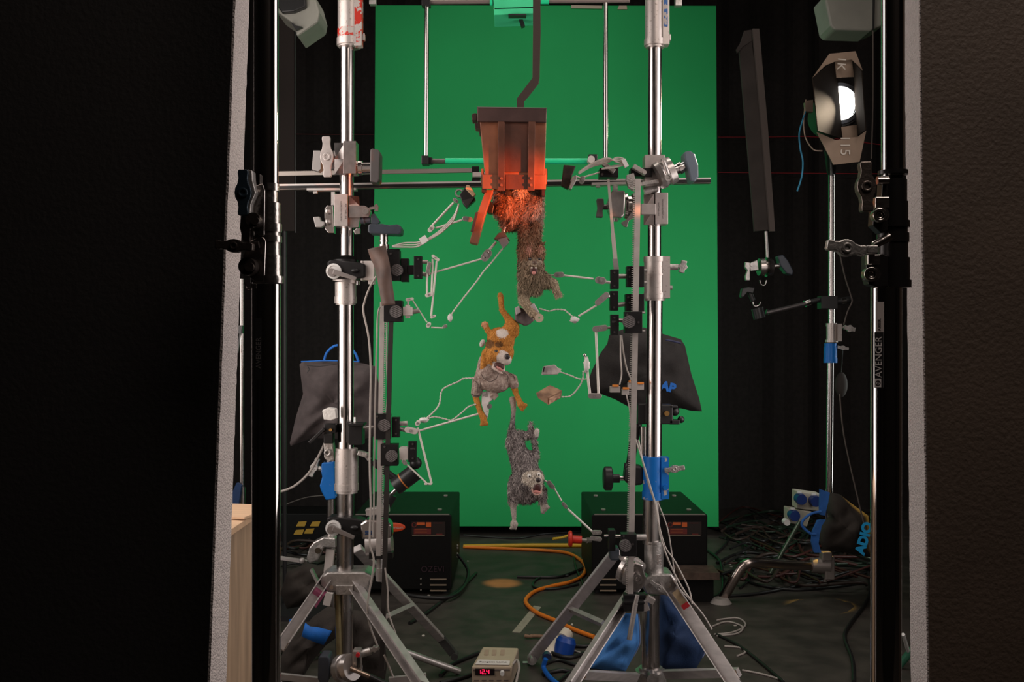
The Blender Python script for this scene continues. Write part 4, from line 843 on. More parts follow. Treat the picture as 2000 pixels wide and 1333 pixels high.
arm('upper left rod arm carrying the small black lamp head', [('r', 842, 443, 886, 396, 4.5), ('j', 842, 447, 50, 16, 9, WIRE), ('r', 851, 446, 902, 430, 4.2), ('j', 913, 428, -8, 20, 10), ('j', 890, 392, -40, 12, 7)], 2.6)
arm('short jointed arm holding the dark square plate right of the chute', [('j', 1137, 352, 70, 16, 10), ('r', 1124, 344, 1134, 349, 4), ('r', 1140, 346, 1196, 330, 3)], 2.66)
# little lamp head
t = T('mini_lamp', 'small black lamp head with tan top on thin arm left of the chute', 'lamp', P(915, 404, 2.6))
m = MB(); m.pp([(897, 381), (906, 368), (914, 362), (929, 390), (911, 406), (904, 398)], 2.6, .03); t.part('body', m, BLACKP, bevel=.002)
m = MB(); m.pp([(912, 361), (917, 362), (929, 380), (924, 384), (909, 368)], 2.58, .02); t.part('tan_plate', m, mat('tan_plate', (.50, .34, .2), 0, .6), bevel=.001)
m = MB(); m.pp([(902, 392), (926, 386), (912, 406)], 2.582, .006); t.part('foil', m, mat('grey_foil', (.12, .11, .11), .6, .3))
m = MB(); m.ring(897, 378, 8, 5.5, 2.6, .02); t.part('ring', m, ALU)
t = T('small_box', 'small grey cube with brown top held below the shaggy orange-lit puppet', 'box', P(982, 482, 2.58))
m = MB(); m.pp([(972, 468), (990, 463), (994, 474), (983, 485)], 2.57, .035); t.part('body', m, mat('cloudy_plastic', (.22, .19, .19), 0, .25), bevel=.001)
m = MB(); m.pp([(965, 466), (974, 455), (985, 453), (996, 470), (990, 466), (972, 469)], 2.575, .03); t.part('brown_cap', m, mat('brown_cap', (.14, .08, .06), 0, .5), bevel=.001)
m = MB(); m.pc(984, 454, 987, 444, 3, 2.575); t.part('pin', m, STEEL)
t = T('square_plate', 'dark square plate on a joint right of the metal chute in front of the rail', 'plate', P(1110, 369, 2.62))
m = MB(); m.pp([(1101, 322), (1125, 324), (1117, 344), (1110, 370), (1096, 363), (1099, 340)], 2.62, .02); t.part('plate', m, mat('mottled_brown_plate', (.07, .05, .045), .2, .35, color2=(.03, .025, .02), vscale=60), bevel=.002)
m = MB(); m.pp([(1118, 345), (1126, 342), (1127, 350), (1116, 370), (1111, 369)], 2.6, .02); t.part('clip', m, STEEL, bevel=.001)
# ================================================================ SMALL PROPS
t = T('grey_scrap', 'crumpled grey scrap with round tan washer held in the brown puppet paw', 'prop', P(1030, 636, 2.6))
m = MB(); m.pp([(1006, 606), (1012, 600), (1022, 603), (1040, 618), (1044, 626), (1034, 634), (1026, 637), (1010, 630), (1005, 624)], 2.61, .05); t.part('body', m, mat('grey_purple_scrap', (.17, .13, .13), .1, .5, color2=(.09, .07, .07), vscale=50, bump=.6), bevel=.004)
m = MB(); m.pp([(1033, 599), (1043, 592), (1050, 604), (1054, 611), (1042, 613)], 2.58, .03); t.part('pale_box', m, mat('pale_scrap', (.45, .40, .40), .1, .5, bump=.5), bevel=.002)
m = MB(); m.pp([(1005, 602), (1014, 597), (1018, 610), (1008, 616)], 2.585, .02); t.part('pale_flap', m, MC['pale_scrap'], bevel=.002)
m = MB(); m.ring(1053, 621.5, 8.5, 1.8, 2.55, .012); t.part('washer', m, mat('tan_washer', (.50, .40, .30), 0, .6))
t = T('white_box', 'tiny crumpled white box with dark slot floating beside the tan puppet', 'prop', P(1078, 733, 2.57))
m = MB(); m.pp([(1058, 733), (1061, 717), (1070, 715), (1084, 713), (1091, 720), (1097, 721), (1094, 727), (1089, 732)], 2.57, .03); t.part('body', m, mat('white_crumple', (.58, .50, .48), 0, .5, color2=(.3, .26, .26), vscale=40, bump=.4), bevel=.002)
m = MB(); m.bar(1063, 717, 1061, 727, 2.5, .004, 2.552); t.part('slot', m, BLACKP)
t = T('brown_block', 'chunky charred brown block floating between tan puppet and right rig', 'prop', P(1072, 792, 2.58))
BR = mat('toasted_brown', (.50, .31, .19), 0, .8, color2=(.16, .09, .06), vscale=22, bump=.3)
BR2 = mat('light_brown_side', (.56, .35, .23), 0, .8, color2=(.25, .14, .09), vscale=40, stretch=(1, 1, 4), bump=.3)
f = lambda x, y, dd: P(x, y, dd)
m = MB(); vs = [f(1046, 768, 2.56), f(1074, 752, 2.61), f(1098, 763, 2.61), f(1070, 776, 2.55), f(1051, 779, 2.56), f(1071, 792, 2.55), f(1096, 778, 2.61), f(1080, 776, 2.61)]
m.add(vs, [(0, 3, 2, 1), (0, 4, 5, 3), (3, 5, 6, 2), (0, 1, 7, 4), (1, 2, 6, 7), (4, 7, 6, 5)]); t.part('body', m, BR, bevel=.0015)
m = MB(); m.prism([P(1073, 778, 2.545), P(1094, 768, 2.60), P(1094, 778, 2.60), P(1086, 779, 2.58), P(1082, 785, 2.57), P(1072, 790, 2.545)], (0, -.002, 0)); t.part('striped_side', m, BR2)
for i, (x, y, r) in enumerate(((1201, 760, 0), (1221, 765, 1), (1233, 752, 2), (1250, 755, 3))):
    lab = ['orange-topped grey wire connector dangling leftmost of the four by the black bag', 'small grey wire connector dangling just left of the right toothed bar', 'white wire connector tucked behind the right toothed bar', 'orange and white wire connector just right of the right toothed bar'][i]
    t = T('wire_connector', lab, 'connector', P(x, y+7, 2.68), None)
    m = MB(); m.pb(x-(10 if i == 0 else 7), y-5, x+(10 if i == 0 else 7), y+7, 2.68, .016); t.part('body', m, mat('grey_connector', (.42, .38, .36), 0, .4), bevel=.001)
    m = MB(); m.pb(x-5, y-8, x+7, y-4, 2.675, .014); t.part('lever', m, mat('orange_lever', (.8, .25, .04), 0, .4), bevel=.001)
# ================================================================ PUPPETS
def Q(x, y, z, d): k = d/FP; return Vector(((x-1000)*k, d+z*k, CH-(y-666.5)*k))
def body_mesh(name, blobs, d, vox=.0026, smooth=6, keep=False):
    """one continuous skin: tapered limbs and rounded masses fused by a voxel remesh"""
    k = d/FP; m = MB()
    for b in blobs:
        if b[0] == 'c':
            (x0, y0, z0, r0), (x1, y1, z1, r1) = b[1], b[2]
            a = Q(x0, y0, z0, d); e = Q(x1, y1, z1, d)
            m.cyl(a, e, r0*k, r1*k, 14); m.ell(a, r0*k, seg=14, rings=8); m.ell(e, r1*k, seg=14, rings=8)
        else:
            x, y, z, rx, ry, rz, ang = b[1:]
            R = Matrix.Rotation(math.radians(ang), 3, 'Y')
            m.ell(Q(x, y, z, d), (rx*k, rz*k, ry*k), R, 20, 12)
    me = bpy.data.meshes.new('tmp'); me.from_pydata(m.v, [], m.f)
    o = bpy.data.objects.new('tmp', me); COL.objects.link(o)
    r = o.modifiers.new('r', 'REMESH'); r.mode = 'VOXEL'; r.voxel_size = vox
    s_ = o.modifiers.new('s', 'SMOOTH'); s_.iterations = smooth; s_.factor = .5
    bpy.context.view_layer.update()
    ev = o.evaluated_get(bpy.context.evaluated_depsgraph_get())
    out = bpy.data.meshes.new_from_object(ev); bpy.data.objects.remove(o)
    out.polygons.foreach_set('use_smooth', [True]*len(out.polygons)); out.name = name
    return out
def setcol(me, cols, domain='POINT'):
    a = me.color_attributes.new('Col', 'FLOAT_COLOR', domain); c = np.ones((len(cols), 4), np.float32); c[:, :3] = cols
    a.data.foreach_set('color', c.ravel())
FURM = vmat('fur', .85, .25)
def puppet(name, label, blobs, d, colf, nf, lenf, base, bare=None, flow=(0, .15, -1), wild=.5, seed=1, lift=.35, width=.9):
    t = T(name, label, 'puppet', base); k = d/FP
    me = body_mesh('body', blobs, d)
    n = len(me.vertices); co_ = np.empty(n*3, np.float32); me.vertices.foreach_get('co', co_); co_ = co_.reshape(-1, 3)
    px = np.stack([1000+co_[:, 0]*FP/d, 666.5-(co_[:, 2]-CH)*FP/d, (co_[:, 1]-d)/k], 1)
    rng = np.random.default_rng(seed)
    setcol(me, np.array([colf(p[0], p[1], p[2], rng) for p in px]))
    me.calc_loop_triangles(); nt_ = len(me.loop_triangles)
    tri = np.empty(nt_*3, np.int32); me.loop_triangles.foreach_get('vertices', tri); tri = tri.reshape(-1, 3)
    A, B, C_ = co_[tri[:, 0]], co_[tri[:, 1]], co_[tri[:, 2]]
    N_ = np.cross(B-A, C_-A); ar = np.linalg.norm(N_, axis=1); N_ /= ar[:, None]+1e-12
    for v in me.vertices: v.co -= t.b
    o = bpy.data.objects.new('body', me); COL.objects.link(o); o.parent = t.o; me.materials.clear(); me.materials.append(FURM)
    idx = rng.choice(nt_, nf, p=ar/ar.sum()); u = rng.random((nf, 2)); f = u.sum(1) > 1; u[f] = 1-u[f]
    pos = A[idx]+(B[idx]-A[idx])*u[:, :1]+(C_[idx]-A[idx])*u[:, 1:]; nor = N_[idx]
    fl_ = np.array(flow, float); vs = []; fs = []; cs = []
    for i in range(nf):
        x = 1000+pos[i, 0]*FP/d; y = 666.5-(pos[i, 2]-CH)*FP/d; z = (pos[i, 1]-d)/k
        L = lenf(x, y, z)
        if L <= 0: continue
        L *= k*rng.uniform(.5, 1.3); nn = nor[i]
        w = rng.normal(0, wild, 3); g = fl_+w; g = g-nn*g.dot(nn); g /= np.linalg.norm(g)+1e-9
        d1 = g*.8+nn*lift; d2 = g*1.0+nn*lift*.3+np.array((0, 0, -.15))+rng.normal(0, .12, 3)
        sd = np.cross(nn, g); sd /= np.linalg.norm(sd)+1e-9; ww = width*k*rng.uniform(.6, 1.3)
        p0 = pos[i]-nn*.3*k; p1 = p0+d1*L*.5; p2 = p1+d2*L*.5; b = len(vs)
        vs += [p0-sd*ww*.5, p0+sd*ww*.5, p1-sd*ww*.4, p1+sd*ww*.4, p2]; fs += [(b, b+1, b+3, b+2), (b+2, b+3, b+4)]
        c = np.array(colf(x, y, z, rng))*rng.uniform(.6, 1.45); cs += [c*.8, c*.8, c, c, np.minimum(c*1.15, .9)]
    fm = bpy.data.meshes.new('fur'); bb = np.array(t.b); fm.from_pydata([tuple(v-bb) for v in vs], [], fs); setcol(fm, np.array(cs)); fm.materials.append(FURM)
    fo = bpy.data.objects.new('fur', fm); COL.objects.link(fo); fo.parent = t.o; fo['kind'] = 'stuff'
    return t
def near(x, y, cx, cy, r, ry=None): ry = ry or r; return ((x-cx)/r)**2+((y-cy)/ry)**2 < 1
def mix(a, b, f): return tuple(a[i]*(1-f)+b[i]*f for i in range(3))
EYEW = mat('eye_white', (.75, .72, .68), 0, .2); EYEB = mat('eye_black', (.01, .008, .008), 0, .15); NOSE = mat('dark_nose', (.035, .028, .028), 0, .35, bump=.3)
PINK = mat('pink_tongue', (.62, .25, .22), 0, .45); MOUTH = mat('dark_mouth', (.07, .022, .02), 0, .5); TOOTH = mat('teeth', (.75, .68, .6), 0, .4)
def eye(t, x, y, z, r, d, white=True):
    k = d/FP; m = MB(); m.ell(Q(x, y, z, d), (r*k, r*.8*k, r*k)); e = t.part('eye', m, EYEW if white else EYEB)
    m = MB(); m.ell(Q(x+r*.1, y+r*.1, z-r*.62, d), (r*.45*k, r*.3*k, r*.45*k)); t.part('pupil', m, EYEB, e)
def blob(t, name, x, y, z, rx, ry, rz, ang, mt, d, label=None):
    k = d/FP; m = MB(); m.ell(Q(x, y, z, d), (rx*k, rz*k, ry*k), Matrix.Rotation(math.radians(ang), 3, 'Y')); return t.part(name, m, mt, label=label)
def paw(bl, x, y, z, r, ang, n=4):
    """toes fanned along direction ang (deg, 0 right, 90 up)"""
    a = math.radians(ang); c, s_ = math.cos(a), math.sin(a)
    bl.append(('e', x, y, z, r*.95, r*.8, r*.7, -ang))
    for i in range(n):
        o = (i-(n-1)/2)/(n-1)*2*r*.68
        bl.append(('e', x+c*r*.75-s_*o, y-s_*r*.75-c*o, z-r*.15, r*.42, r*.32, r*.36, -ang))
# ---------------- shaggy puppet in the chute mouth
d = 2.60
bl = [('e', 1008, 404, 4, 40, 40, 24, 20), ('c', (985, 372, 0, 16), (988, 405, 0, 26)), ('c', (1040, 372, 6, 18), (1036, 410, 4, 24)), ('e', 1000, 428, 2, 24, 20, 18, 0),
      ('c', (1020, 425, 0, 13), (1024, 462, 0, 8)), ('c', (1048, 415, 4, 12), (1047, 462, 2, 7)), ('c', (972, 378, -4, 9), (980, 398, -4, 12)),
      ('e', 1014, 372, -16, 15, 14, 12, 0), ('c', (990, 440, 0, 9), (986, 447, -4, 5))]
def colB(x, y, z, r):
    if near(x, y, 1014, 375, 13, 12) and z < 0: return (.52, .42, .34)
    if y > 440 and x > 1010: return mix((.20, .13, .09), (.42, .34, .28), r.random())
    c = mix((.24, .12, .07), (.48, .36, .28), min(1, max(0, .25+.5*math.sin(x*.33+y*.11)+r.normal(0, .25))))
    if x > 1020 and y > 400: c = mix(c, (.5, .4, .34), .4)
    return c
t = puppet('dog_puppet', 'shaggy grey-brown dog puppet wedged in the chute mouth, lit orange', bl, d, colB, 9000, lambda x, y, z: 12, P(1005, 465, d), wild=.8, seed=3, lift=.6, width=1.3)
blob(t, 'dark_patch', 992, 380, -22, 9, 8, 5, 0, mat('dark_fur_patch', (.03, .022, .02), 0, .8, bump=.6), d)
# ---------------- brown diving puppet
d = 2.585
bl = [('c', (1024, 440, 2, 9), (1026, 470, 2, 12)), ('c', (1047, 440, 2, 8), (1044, 470, 2, 11)), ('e', 1034, 486, 4, 22, 30, 16, 0), ('c', (1033, 490, 4, 19), (1038, 540, 4, 26)),
      ('e', 1041, 545, 2, 27, 26, 20, 0), ('c', (1038, 500, -4, 12), (1038, 484, -6, 9)), ('c', (1053, 500, -4, 9), (1055, 486, -6, 6)), ('e', 1043, 520, -10, 18, 19, 14, 0), ('e', 1044, 519, -18, 7, 6, 8, 0), ('c', (1036, 500, -12, 8), (1032, 478, -12, 4.5)), ('c', (1053, 498, -10, 7), (1058, 478, -10, 4)),
      ('e', 1042, 545, -10, 14, 9, 9, 0), ('c', (1064, 548, 0, 13), (1080, 555, -2, 9)), ('c', (1080, 553, -2, 9), (1086, 568, -4, 7)),
      ('c', (1026, 556, 0, 12), (1022, 588, -2, 10)), ('c', (1022, 586, -2, 10), (1040, 612, -12, 7)), ('e', 1042, 566, 0, 16, 12, 12, 0)]
paw(bl, 1089, 573, -5, 8, -70); paw(bl, 1043, 614, -14, 8, -35)
def colA(x, y, z, r):
    f = min(1, max(0, (y-470)/90)); c = mix((.13, .065, .038), (.15, .115, .075), f); c = mix(c, (.42, .32, .22), min(1, max(0, .28+.22*math.sin(x*.5+y*.23)+r.normal(0, .28))))
    if y < 505: c = mix(c, (.30, .12, .06), .45)
    if near(x, y, 1033.5, 488, 4.5, 9) and z < -12: c = (.55, .27, .20)
    if near(x, y, 1056, 488, 3.5, 8) and z < -10: c = (.50, .26, .19)
    if near(x, y, 1044, 512, 15, 9) and z < -8: c = mix(c, (.52, .42, .32), .5)
    if x > 1075 or y > 575: c = mix((.28, .21, .14), (.52, .43, .31), r.random())
    return c
def lenA(x, y, z):
    if near(x, y, 1043.5, 516, 6, 5) and z < -12: return 0
    if near(x, y, 1042, 531, 8, 7) and z < -8: return 0
    if near(x, y, 1034, 508, 4) or near(x, y, 1053, 508, 4): return 0
    if near(x, y, 1043, 516, 16, 12) and z < -6: return 4.5
    return 5 if (x > 1072 or y > 575) else 10
t = puppet('dog_puppet', 'shaggy brown dog puppet diving head down, gripping the grey scrap', bl, d, colA, 9500, lenA, P(1040, 625, d), wild=.7, seed=4, lift=.6, width=1.25)
eye(t, 1034.5, 508, -24, 3.0, d, False); eye(t, 1053, 508, -24, 2.8, d, False)
blob(t, 'nose', 1043.5, 515.5, -27, 4.8, 3.8, 3, 0, mat('tan_nose', (.12, .075, .055), 0, .4), d)
blob(t, 'mouth', 1042, 530.5, -23, 7.5, 7.5, 3, 0, MOUTH, d); blob(t, 'tongue', 1042, 535, -25.5, 3.8, 3.4, 2, 0, PINK, d)
for x in (1038, 1046): blob(t, 'tooth', x, 525.5, -26, 2.2, 1.6, 1.2, 0, TOOTH, d)
# ---------------- tan puppet in grey jumper
d = 2.59
bl = [('c', (978, 580, 6, 6), (980, 604, 4, 5)), ('c', (980, 606, 4, 5.5), (994, 624, 4, 7)), ('c', (993, 624, 4, 8), (1002, 640, 4, 13)), ('e', 976.5, 576, 5, 5.5, 5, 5, 0),
      ('c', (948, 637, 0, 6), (954, 648, 0, 5.5)), ('c', (954, 647, 0, 5), (962, 658, 2, 8)), ('e', 947, 634, -1, 7.5, 6, 6, 0),
      ('e', 998, 645, 6, 16, 18, 14, -30), ('e', 978, 664, 6, 28, 24, 18, 25), ('e', 984, 688, 6, 20, 24, 16, 0), ('e', 961, 720, 4, 24, 34, 17, 15),
      ('e', 962, 692, -14, 19, 20, 16, 20), ('e', 958, 700, -14, 14, 20, 13, 0), ('c', (966, 692, -20, 16), (984, 698, -27, 12)), ('e', 988, 703, -27, 12, 11, 10, 0),
      ('e', 974, 716, -20, 13, 8, 9, 25), ('c', (966, 719, -20, 6), (983, 723, -24, 4.5)), ('e', 956, 673, -14, 8, 8, 5, 0), ('e', 974, 674, -6, 8, 6, 5, 0), ('c', (948, 690, -18, 7), (943, 727, -18, 6)),
      ('c', (929, 775, -2, 6.5), (938, 805, -4, 5.5)), ('c', (938, 805, -4, 6), (944, 815, -5, 7)), ('c', (1003, 748, -4, 8), (1007, 768, -6, 5.5)), ('c', (1007, 768, -6, 5), (1014, 783, -7, 6))]
paw(bl, 945, 822, -6, 9, -80); paw(bl, 1018, 791, -8, 9.5, -40)
def colC(x, y, z, r):
    c = mix((.42, .15, .025), (.66, .31, .075), r.random())
    if near(x, y, 981, 651, 12, 9) and z < 8: return (.74, .66, .60)
    if x < 952 and y < 640: c = (.66, .32, .17)
    if near(x, y, 956, 672, 9, 9) or near(x, y, 975, 673, 8, 6): c = mix((.10, .055, .03), c, .2)
    if y < 735 and z < -10 and ((x > 970 and y > 684 and x-968 > (700-y)*.6) or (y > 715 and x > 955) or (x > 962 and y > 706)): c = mix((.60, .52, .47), (.72, .64, .58), r.random())
    if near(x, y, 955, 725, 9, 14) and z < -5 and x > 950: c = (.42, .36, .32)
    return c
def lenC(x, y, z):
    if near(x, y, 981, 651, 11, 8): return 2
    if y > 765: return 2.2
    if x > 975 and y > 690 and z < -10: return 1.6
    if near(x, y, 970, 690, 3.5): return 0
    return 4.2
t = puppet('dog_puppet', 'tan dog puppet with white muzzle in grey knitted jumper', bl, d, colC, 12000, lenC, P(965, 832, d), wild=.6, seed=5, lift=.3)
eye(t, 969.5, 686.5, -33, 3.4, d, False); blob(t, 'nose', 991, 696.5, -37, 5.6, 5.2, 4, 30, NOSE, d)
blob(t, 'mouth', 975, 715, -31, 10.5, 6.5, 4, 25, MOUTH, d); blob(t, 'tongue', 976, 719.5, -33.5, 8, 2.8, 2.5, 36, PINK, d); blob(t, 'lip', 972, 722.5, -31, 12.5, 2.6, 2.5, 36, mat('pale_lip', (.68, .52, .46), 0, .6), d)
blob(t, 'tuft', 942, 671, -4, 5, 8, 5, 20, mat('white_tuft', (.68, .62, .58), 0, .9, bump=1.0, bscale=300), d, label='white fluffy ear tuft')
KNIT = mat('grey_knit', (.54, .43, .37), 0, .9, color2=(.27, .19, .16), vscale=130, bump=1.0, bscale=300)
KNITD = mat('dark_stitch', (.09, .065, .06), 0, .9)
jm = body_mesh('jumper', [('c', (958, 738, 2, 26), (966, 745, 2, 25)), ('c', (946, 705, 6, 12), (944, 740, 4, 18)), ('e', 963, 748, -4, 32, 19, 22, 12), ('c', (985, 738, -2, 14), (1000, 742, -4, 11)),
      ('c', (1000, 741, -4, 11), (1004, 752, -6, 9.5)), ('c', (936, 745, -2, 14), (930, 768, -3, 10.5)), ('e', 952, 730, -14, 20, 18, 14, 0)], d, .0024, 4)
for v in jm.vertices: v.co -= t.b
jo = bpy.data.objects.new('jumper', jm); COL.objects.link(jo); jo.parent = t.o; jm.materials.clear(); jm.materials.append(KNIT); jo['label'] = 'grey knitted jumper with dark stitch lines'
def stitch(pts, z, w=1.3):
    m = MB(); m.tube(spline([Q(x, y, zz, d) for x, y, zz in pts], 5), w*d/FP/2, 5); t.part('stitch_line', m, KNITD, jo)
stitch([(936, 712, -14), (938, 726, -22), (948, 740, -31), (960, 744, -33), (970, 738, -32), (974, 728, -30)], 0)
stitch([(985, 728, -15), (992, 735, -17), (991, 746, -17)], 0); stitch([(993, 727, -13), (1003, 734, -14), (1006, 744, -14)], 0); stitch([(928, 744, -15), (934, 752, -17), (932, 768, -13)], 0)
stitch([(940, 738, -18), (939, 756, -17), (944, 766, -18)], 0); stitch([(921, 770, -8), (930, 773, -13), (940, 772, -8)], 0, 2)
m = MB(); k = d/FP; vs = []
def ragged(pts, d, amp, seed, z0=-4):
    rn = random.Random(seed); n = len(pts); L = [Q(a, b, z0+rn.uniform(-amp, amp), d) for a, b in pts]; return L
for i, (pts, lab) in enumerate((([(941, 766), (953, 764), (965, 762), (974, 772), (964, 780), (953, 788), (955, 803), (953, 818), (946, 806), (941, 790)], 'white and grey torn cloth'), ([(958, 763), (968, 764), (974, 773), (966, 782), (957, 776)], 'grey spotted scrap'))):
    m = MB(); L = ragged(pts, d, 3, i, -8-3*i); c_ = sum(L, Vector())/len(L); c_.y -= 4*k; n = len(L)
    m.add(L+[c_], [(j, (j+1) % n, n) for j in range(n)]); m.add([v+Vector((0, .003, 0)) for v in L], [tuple(range(n))])
    t.part('torn_cloth', m, mat('torn_white_cloth', (.62, .57, .56), 0, .85, color2=(.30, .26, .25), vscale=60, thr=.45) if i == 0 else KNIT, label=lab)
m = MB(); m.disc(956, 794, 5, d-.02, .004); t.part('metal_tag', m, STEEL)
# ---------------- grey puppet
d = 2.595
bl = [('c', (1002, 784, 0, 6.5), (1003, 802, 0, 5)), ('c', (1003, 802, 0, 4.5), (1000, 838, 2, 5.5)), ('c', (1000, 838, 2, 6), (1001, 868, 4, 13)), ('e', 1001, 781, -1, 7.2, 7, 6, 0),
      ('e', 1008, 872, 5, 17, 22, 14, 10), ('c', (1005, 862, 5, 12), (1012, 850, 6, 8)), ('c', (1012, 850, 6, 8), (1040, 852, 6, 6.5)), ('c', (1043, 852, 4, 5), (1046, 882, 4, 4.5)), ('c', (1046, 880, 4, 5), (1044, 895, 4, 9)),
      ('c', (1047, 854, 2, 5), (1049, 842, 0, 5)), ('c', (1038, 850, 6, 6), (1036, 826, 6, 3)),
      ('c', (1012, 885, 5, 18), (1028, 925, 5, 26)), ('e', 1026, 905, 5, 24, 26, 17, -15), ('e', 1027, 950, 5, 34, 36, 20, 0), ('e', 1036, 935, -8, 26, 26, 18, 0), ('e', 1042, 930, -16, 17, 16, 12, 0), ('e', 1050, 937, -24, 8, 7, 7, 0),
      ('e', 1046, 946, -20, 12, 8, 8, 0), ('c', (1041, 958, -17, 5), (1054, 960, -19, 4)), ('c', (1003, 960, 0, 11), (1002, 985, 0, 8)), ('c', (1002, 985, 0, 7), (1004, 1012, -2, 4.6)), ('e', 1004, 1024, -3, 8, 8.5, 7, 0),
      ('c', (1058, 960, 0, 10), (1060, 982, -2, 7)), ('c', (1060, 982, -2, 6), (1060, 1000, -4, 4.5)), ('c', (1061, 996, -4, 6), (1067, 990, -6, 5.5))]
paw(bl, 1003, 1026, -4, 7.5, -95); paw(bl, 1066, 991, -6, 6, 45, 3)
def colD(x, y, z, r):
    c = mix((.10, .085, .085), (.52, .46, .44), min(1, max(0, .36+.12*math.sin(x*.3+1.3*math.sin(y*.15))+r.normal(0, .33))))
    if y < 812 and x < 1015: c = mix((.60, .50, .44), (.30, .26, .25), min(1, max(0, (y-790)/25)))
    if near(x, y, 1049, 844, 6, 9): c = (.62, .56, .52)
    if z < -8 and (near(x, y, 1040, 932, 21, 16) or near(x, y, 1050, 950, 12, 14)): c = mix((.50, .43, .36), (.74, .67, .58), r.random())
    if y > 980 and (x < 1015 or x > 1052): c = mix((.34, .29, .26), (.52, .46, .42), r.random())
    return c
def lenD(x, y, z):
    if z < -14 and (near(x, y, 1033, 927, 5) or near(x, y, 1052, 924, 4.5) or near(x, y, 1050, 934, 8)): return 0
    if near(x, y, 1048, 952, 9, 9) and z < -12: return 0
    if y < 830 and x < 1012 or y > 985: return 2
    if near(x, y, 1042, 932, 22, 16) and z < -8: return 5
    if near(x, y, 1050, 850, 10, 12): return 2.5
    return 7.5
t = puppet('dog_puppet', 'scruffy grey dog puppet with pale face, lowest of the hanging puppets', bl, d, colD, 12000, lenD, P(1020, 1034, d), wild=.85, seed=6, lift=.55, width=1.05)
eye(t, 1033.5, 926.5, -26, 4.0, d); eye(t, 1051.5, 924, -26, 3.6, d); blob(t, 'nose', 1050.5, 933.5, -33, 5, 5, 4, 0, NOSE, d)
blob(t, 'mouth', 1048.5, 950, -27, 8, 9.5, 3, 10, MOUTH, d); blob(t, 'tongue', 1048, 957, -29.5, 7.5, 3, 2.4, 8, PINK, d)
m = MB(); m.tube(spline([Q(1038, 952, -27, d), Q(1042, 960, -29, d), Q(1049, 962.5, -30, d), Q(1055.5, 958, -29, d), Q(1056, 950, -27, d)], 5), 1.5*d/FP, 6); t.part('lip', m, mat('pink_lip', (.60, .36, .31), 0, .6))
# ================================================================ SANDBAGS
def pillow(pts, d, t_, seed=0, wr=.35, n=7, fill=30):
    """a filled cloth shape: outline at mid depth, swelling towards front and back with soft folds"""
    rn = random.Random(seed); out = []
    for i in range(len(pts)):
        a, b = pts[i], pts[(i+1) % len(pts)]; s_ = max(1, int(math.hypot(b[0]-a[0], b[1]-a[1])/fill*3))
        for j in range(s_): out.append((a[0]+(b[0]-a[0])*j/s_, a[1]+(b[1]-a[1])*j/s_))
    N = len(out); cx = sum(p[0] for p in out)/N; cy = sum(p[1] for p in out)/N
    m = MB(); vs = []; ph = [rn.uniform(0, 6) for _ in range(4)]
    for side in (-1, 1):
        for r in range(n+1):
            q = r/n
            for i, (x, y) in enumerate(out):
                X = x+(cx-x)*q; Y = y+(cy-y)*q; h = math.sqrt(max(0, 1-(1-q)**2.2))
                fold = wr*(.5*math.sin(X*.09+Y*.05+ph[0])+.35*math.sin(X*.05-Y*.11+ph[1])+.25*math.sin(Y*.2+X*.15+ph[2]))
                vs.append(P(X, Y, d+side*t_/2*h*(1+fold*min(1, q*3))))
    M = (n+1)*N; fs = []
    for s_ in (0, 1):
        o = s_*M
        for r in range(n):
            for i in range(N):
                f = (o+r*N+i, o+r*N+(i+1) % N, o+(r+1)*N+(i+1) % N, o+(r+1)*N+i); fs.append(f if s_ else f[::-1])
    m.add(vs, fs, True); return m
d = 3.02
t = T('sandbag', 'charcoal cloth sandbag with blue handle hanging behind the left combo stand', 'sandbag', P(650, 870, d))
m = pillow([(585, 712), (592, 706), (640, 706), (700, 708), (733, 716), (742, 760), (744, 812), (738, 850), (700, 862), (662, 858), (610, 856), (568, 872), (566, 866), (578, 815), (592, 770), (588, 740)], d, .13, 3); t.part('bag', m, GREYF)
m = MB(); m.pt([(633, 706), (638, 690), (652, 677), (672, 675), (692, 688), (700, 707)], 5, d-.01, smooth=5); t.part('handle', m, BLUES, label='blue webbing handle')
m = MB(); m.pt([(588, 707), (640, 705), (700, 707)], 2.5, d-.02, smooth=4); t.part('piping', m, BLUES)
m = MB(); m.pt([(600, 714), (625, 716), (660, 711), (690, 711)], 1.6, d-.055, smooth=4); m.pt([(600, 714), (604, 722), (600, 728)], 2, d-.05); t.part('zip', m, BLACKP, kind='stuff')
m = MB(); m.pt([(545, 962), (575, 950), (605, 922), (628, 880), (634, 866)], 5, d, smooth=5); solo('cable', 'grey cable curving down left from the hanging charcoal sandbag', 'cable', m, CABLEG)
d = 2.98
t = T('sandbag', 'black cloth sandbag with blue letters hanging behind the right combo stand', 'sandbag', P(1265, 805, d))
m = pillow([(1190, 655), (1215, 644), (1258, 640), (1296, 653), (1330, 663), (1338, 676), (1350, 730), (1366, 780), (1371, 804), (1350, 803), (1330, 798), (1290, 800), (1240, 804), (1224, 793), (1200, 780), (1176, 771), (1150, 770), (1148, 745), (1157, 722), (1173, 690), (1186, 672)], d, .14, 7, wr=.28); t.part('bag', m, BLACKF)
m = MB(); m.pt([(1300, 664), (1315, 667), (1330, 671)], 4, d-.05); t.part('handle', m, mat('navy_strap', (.03, .035, .09), 0, .6))
text('lettering', 'AP', .036, P(1305, 757, d-.082), up(-.25), BLUES, t.o, t.b, .001, off=.0018)
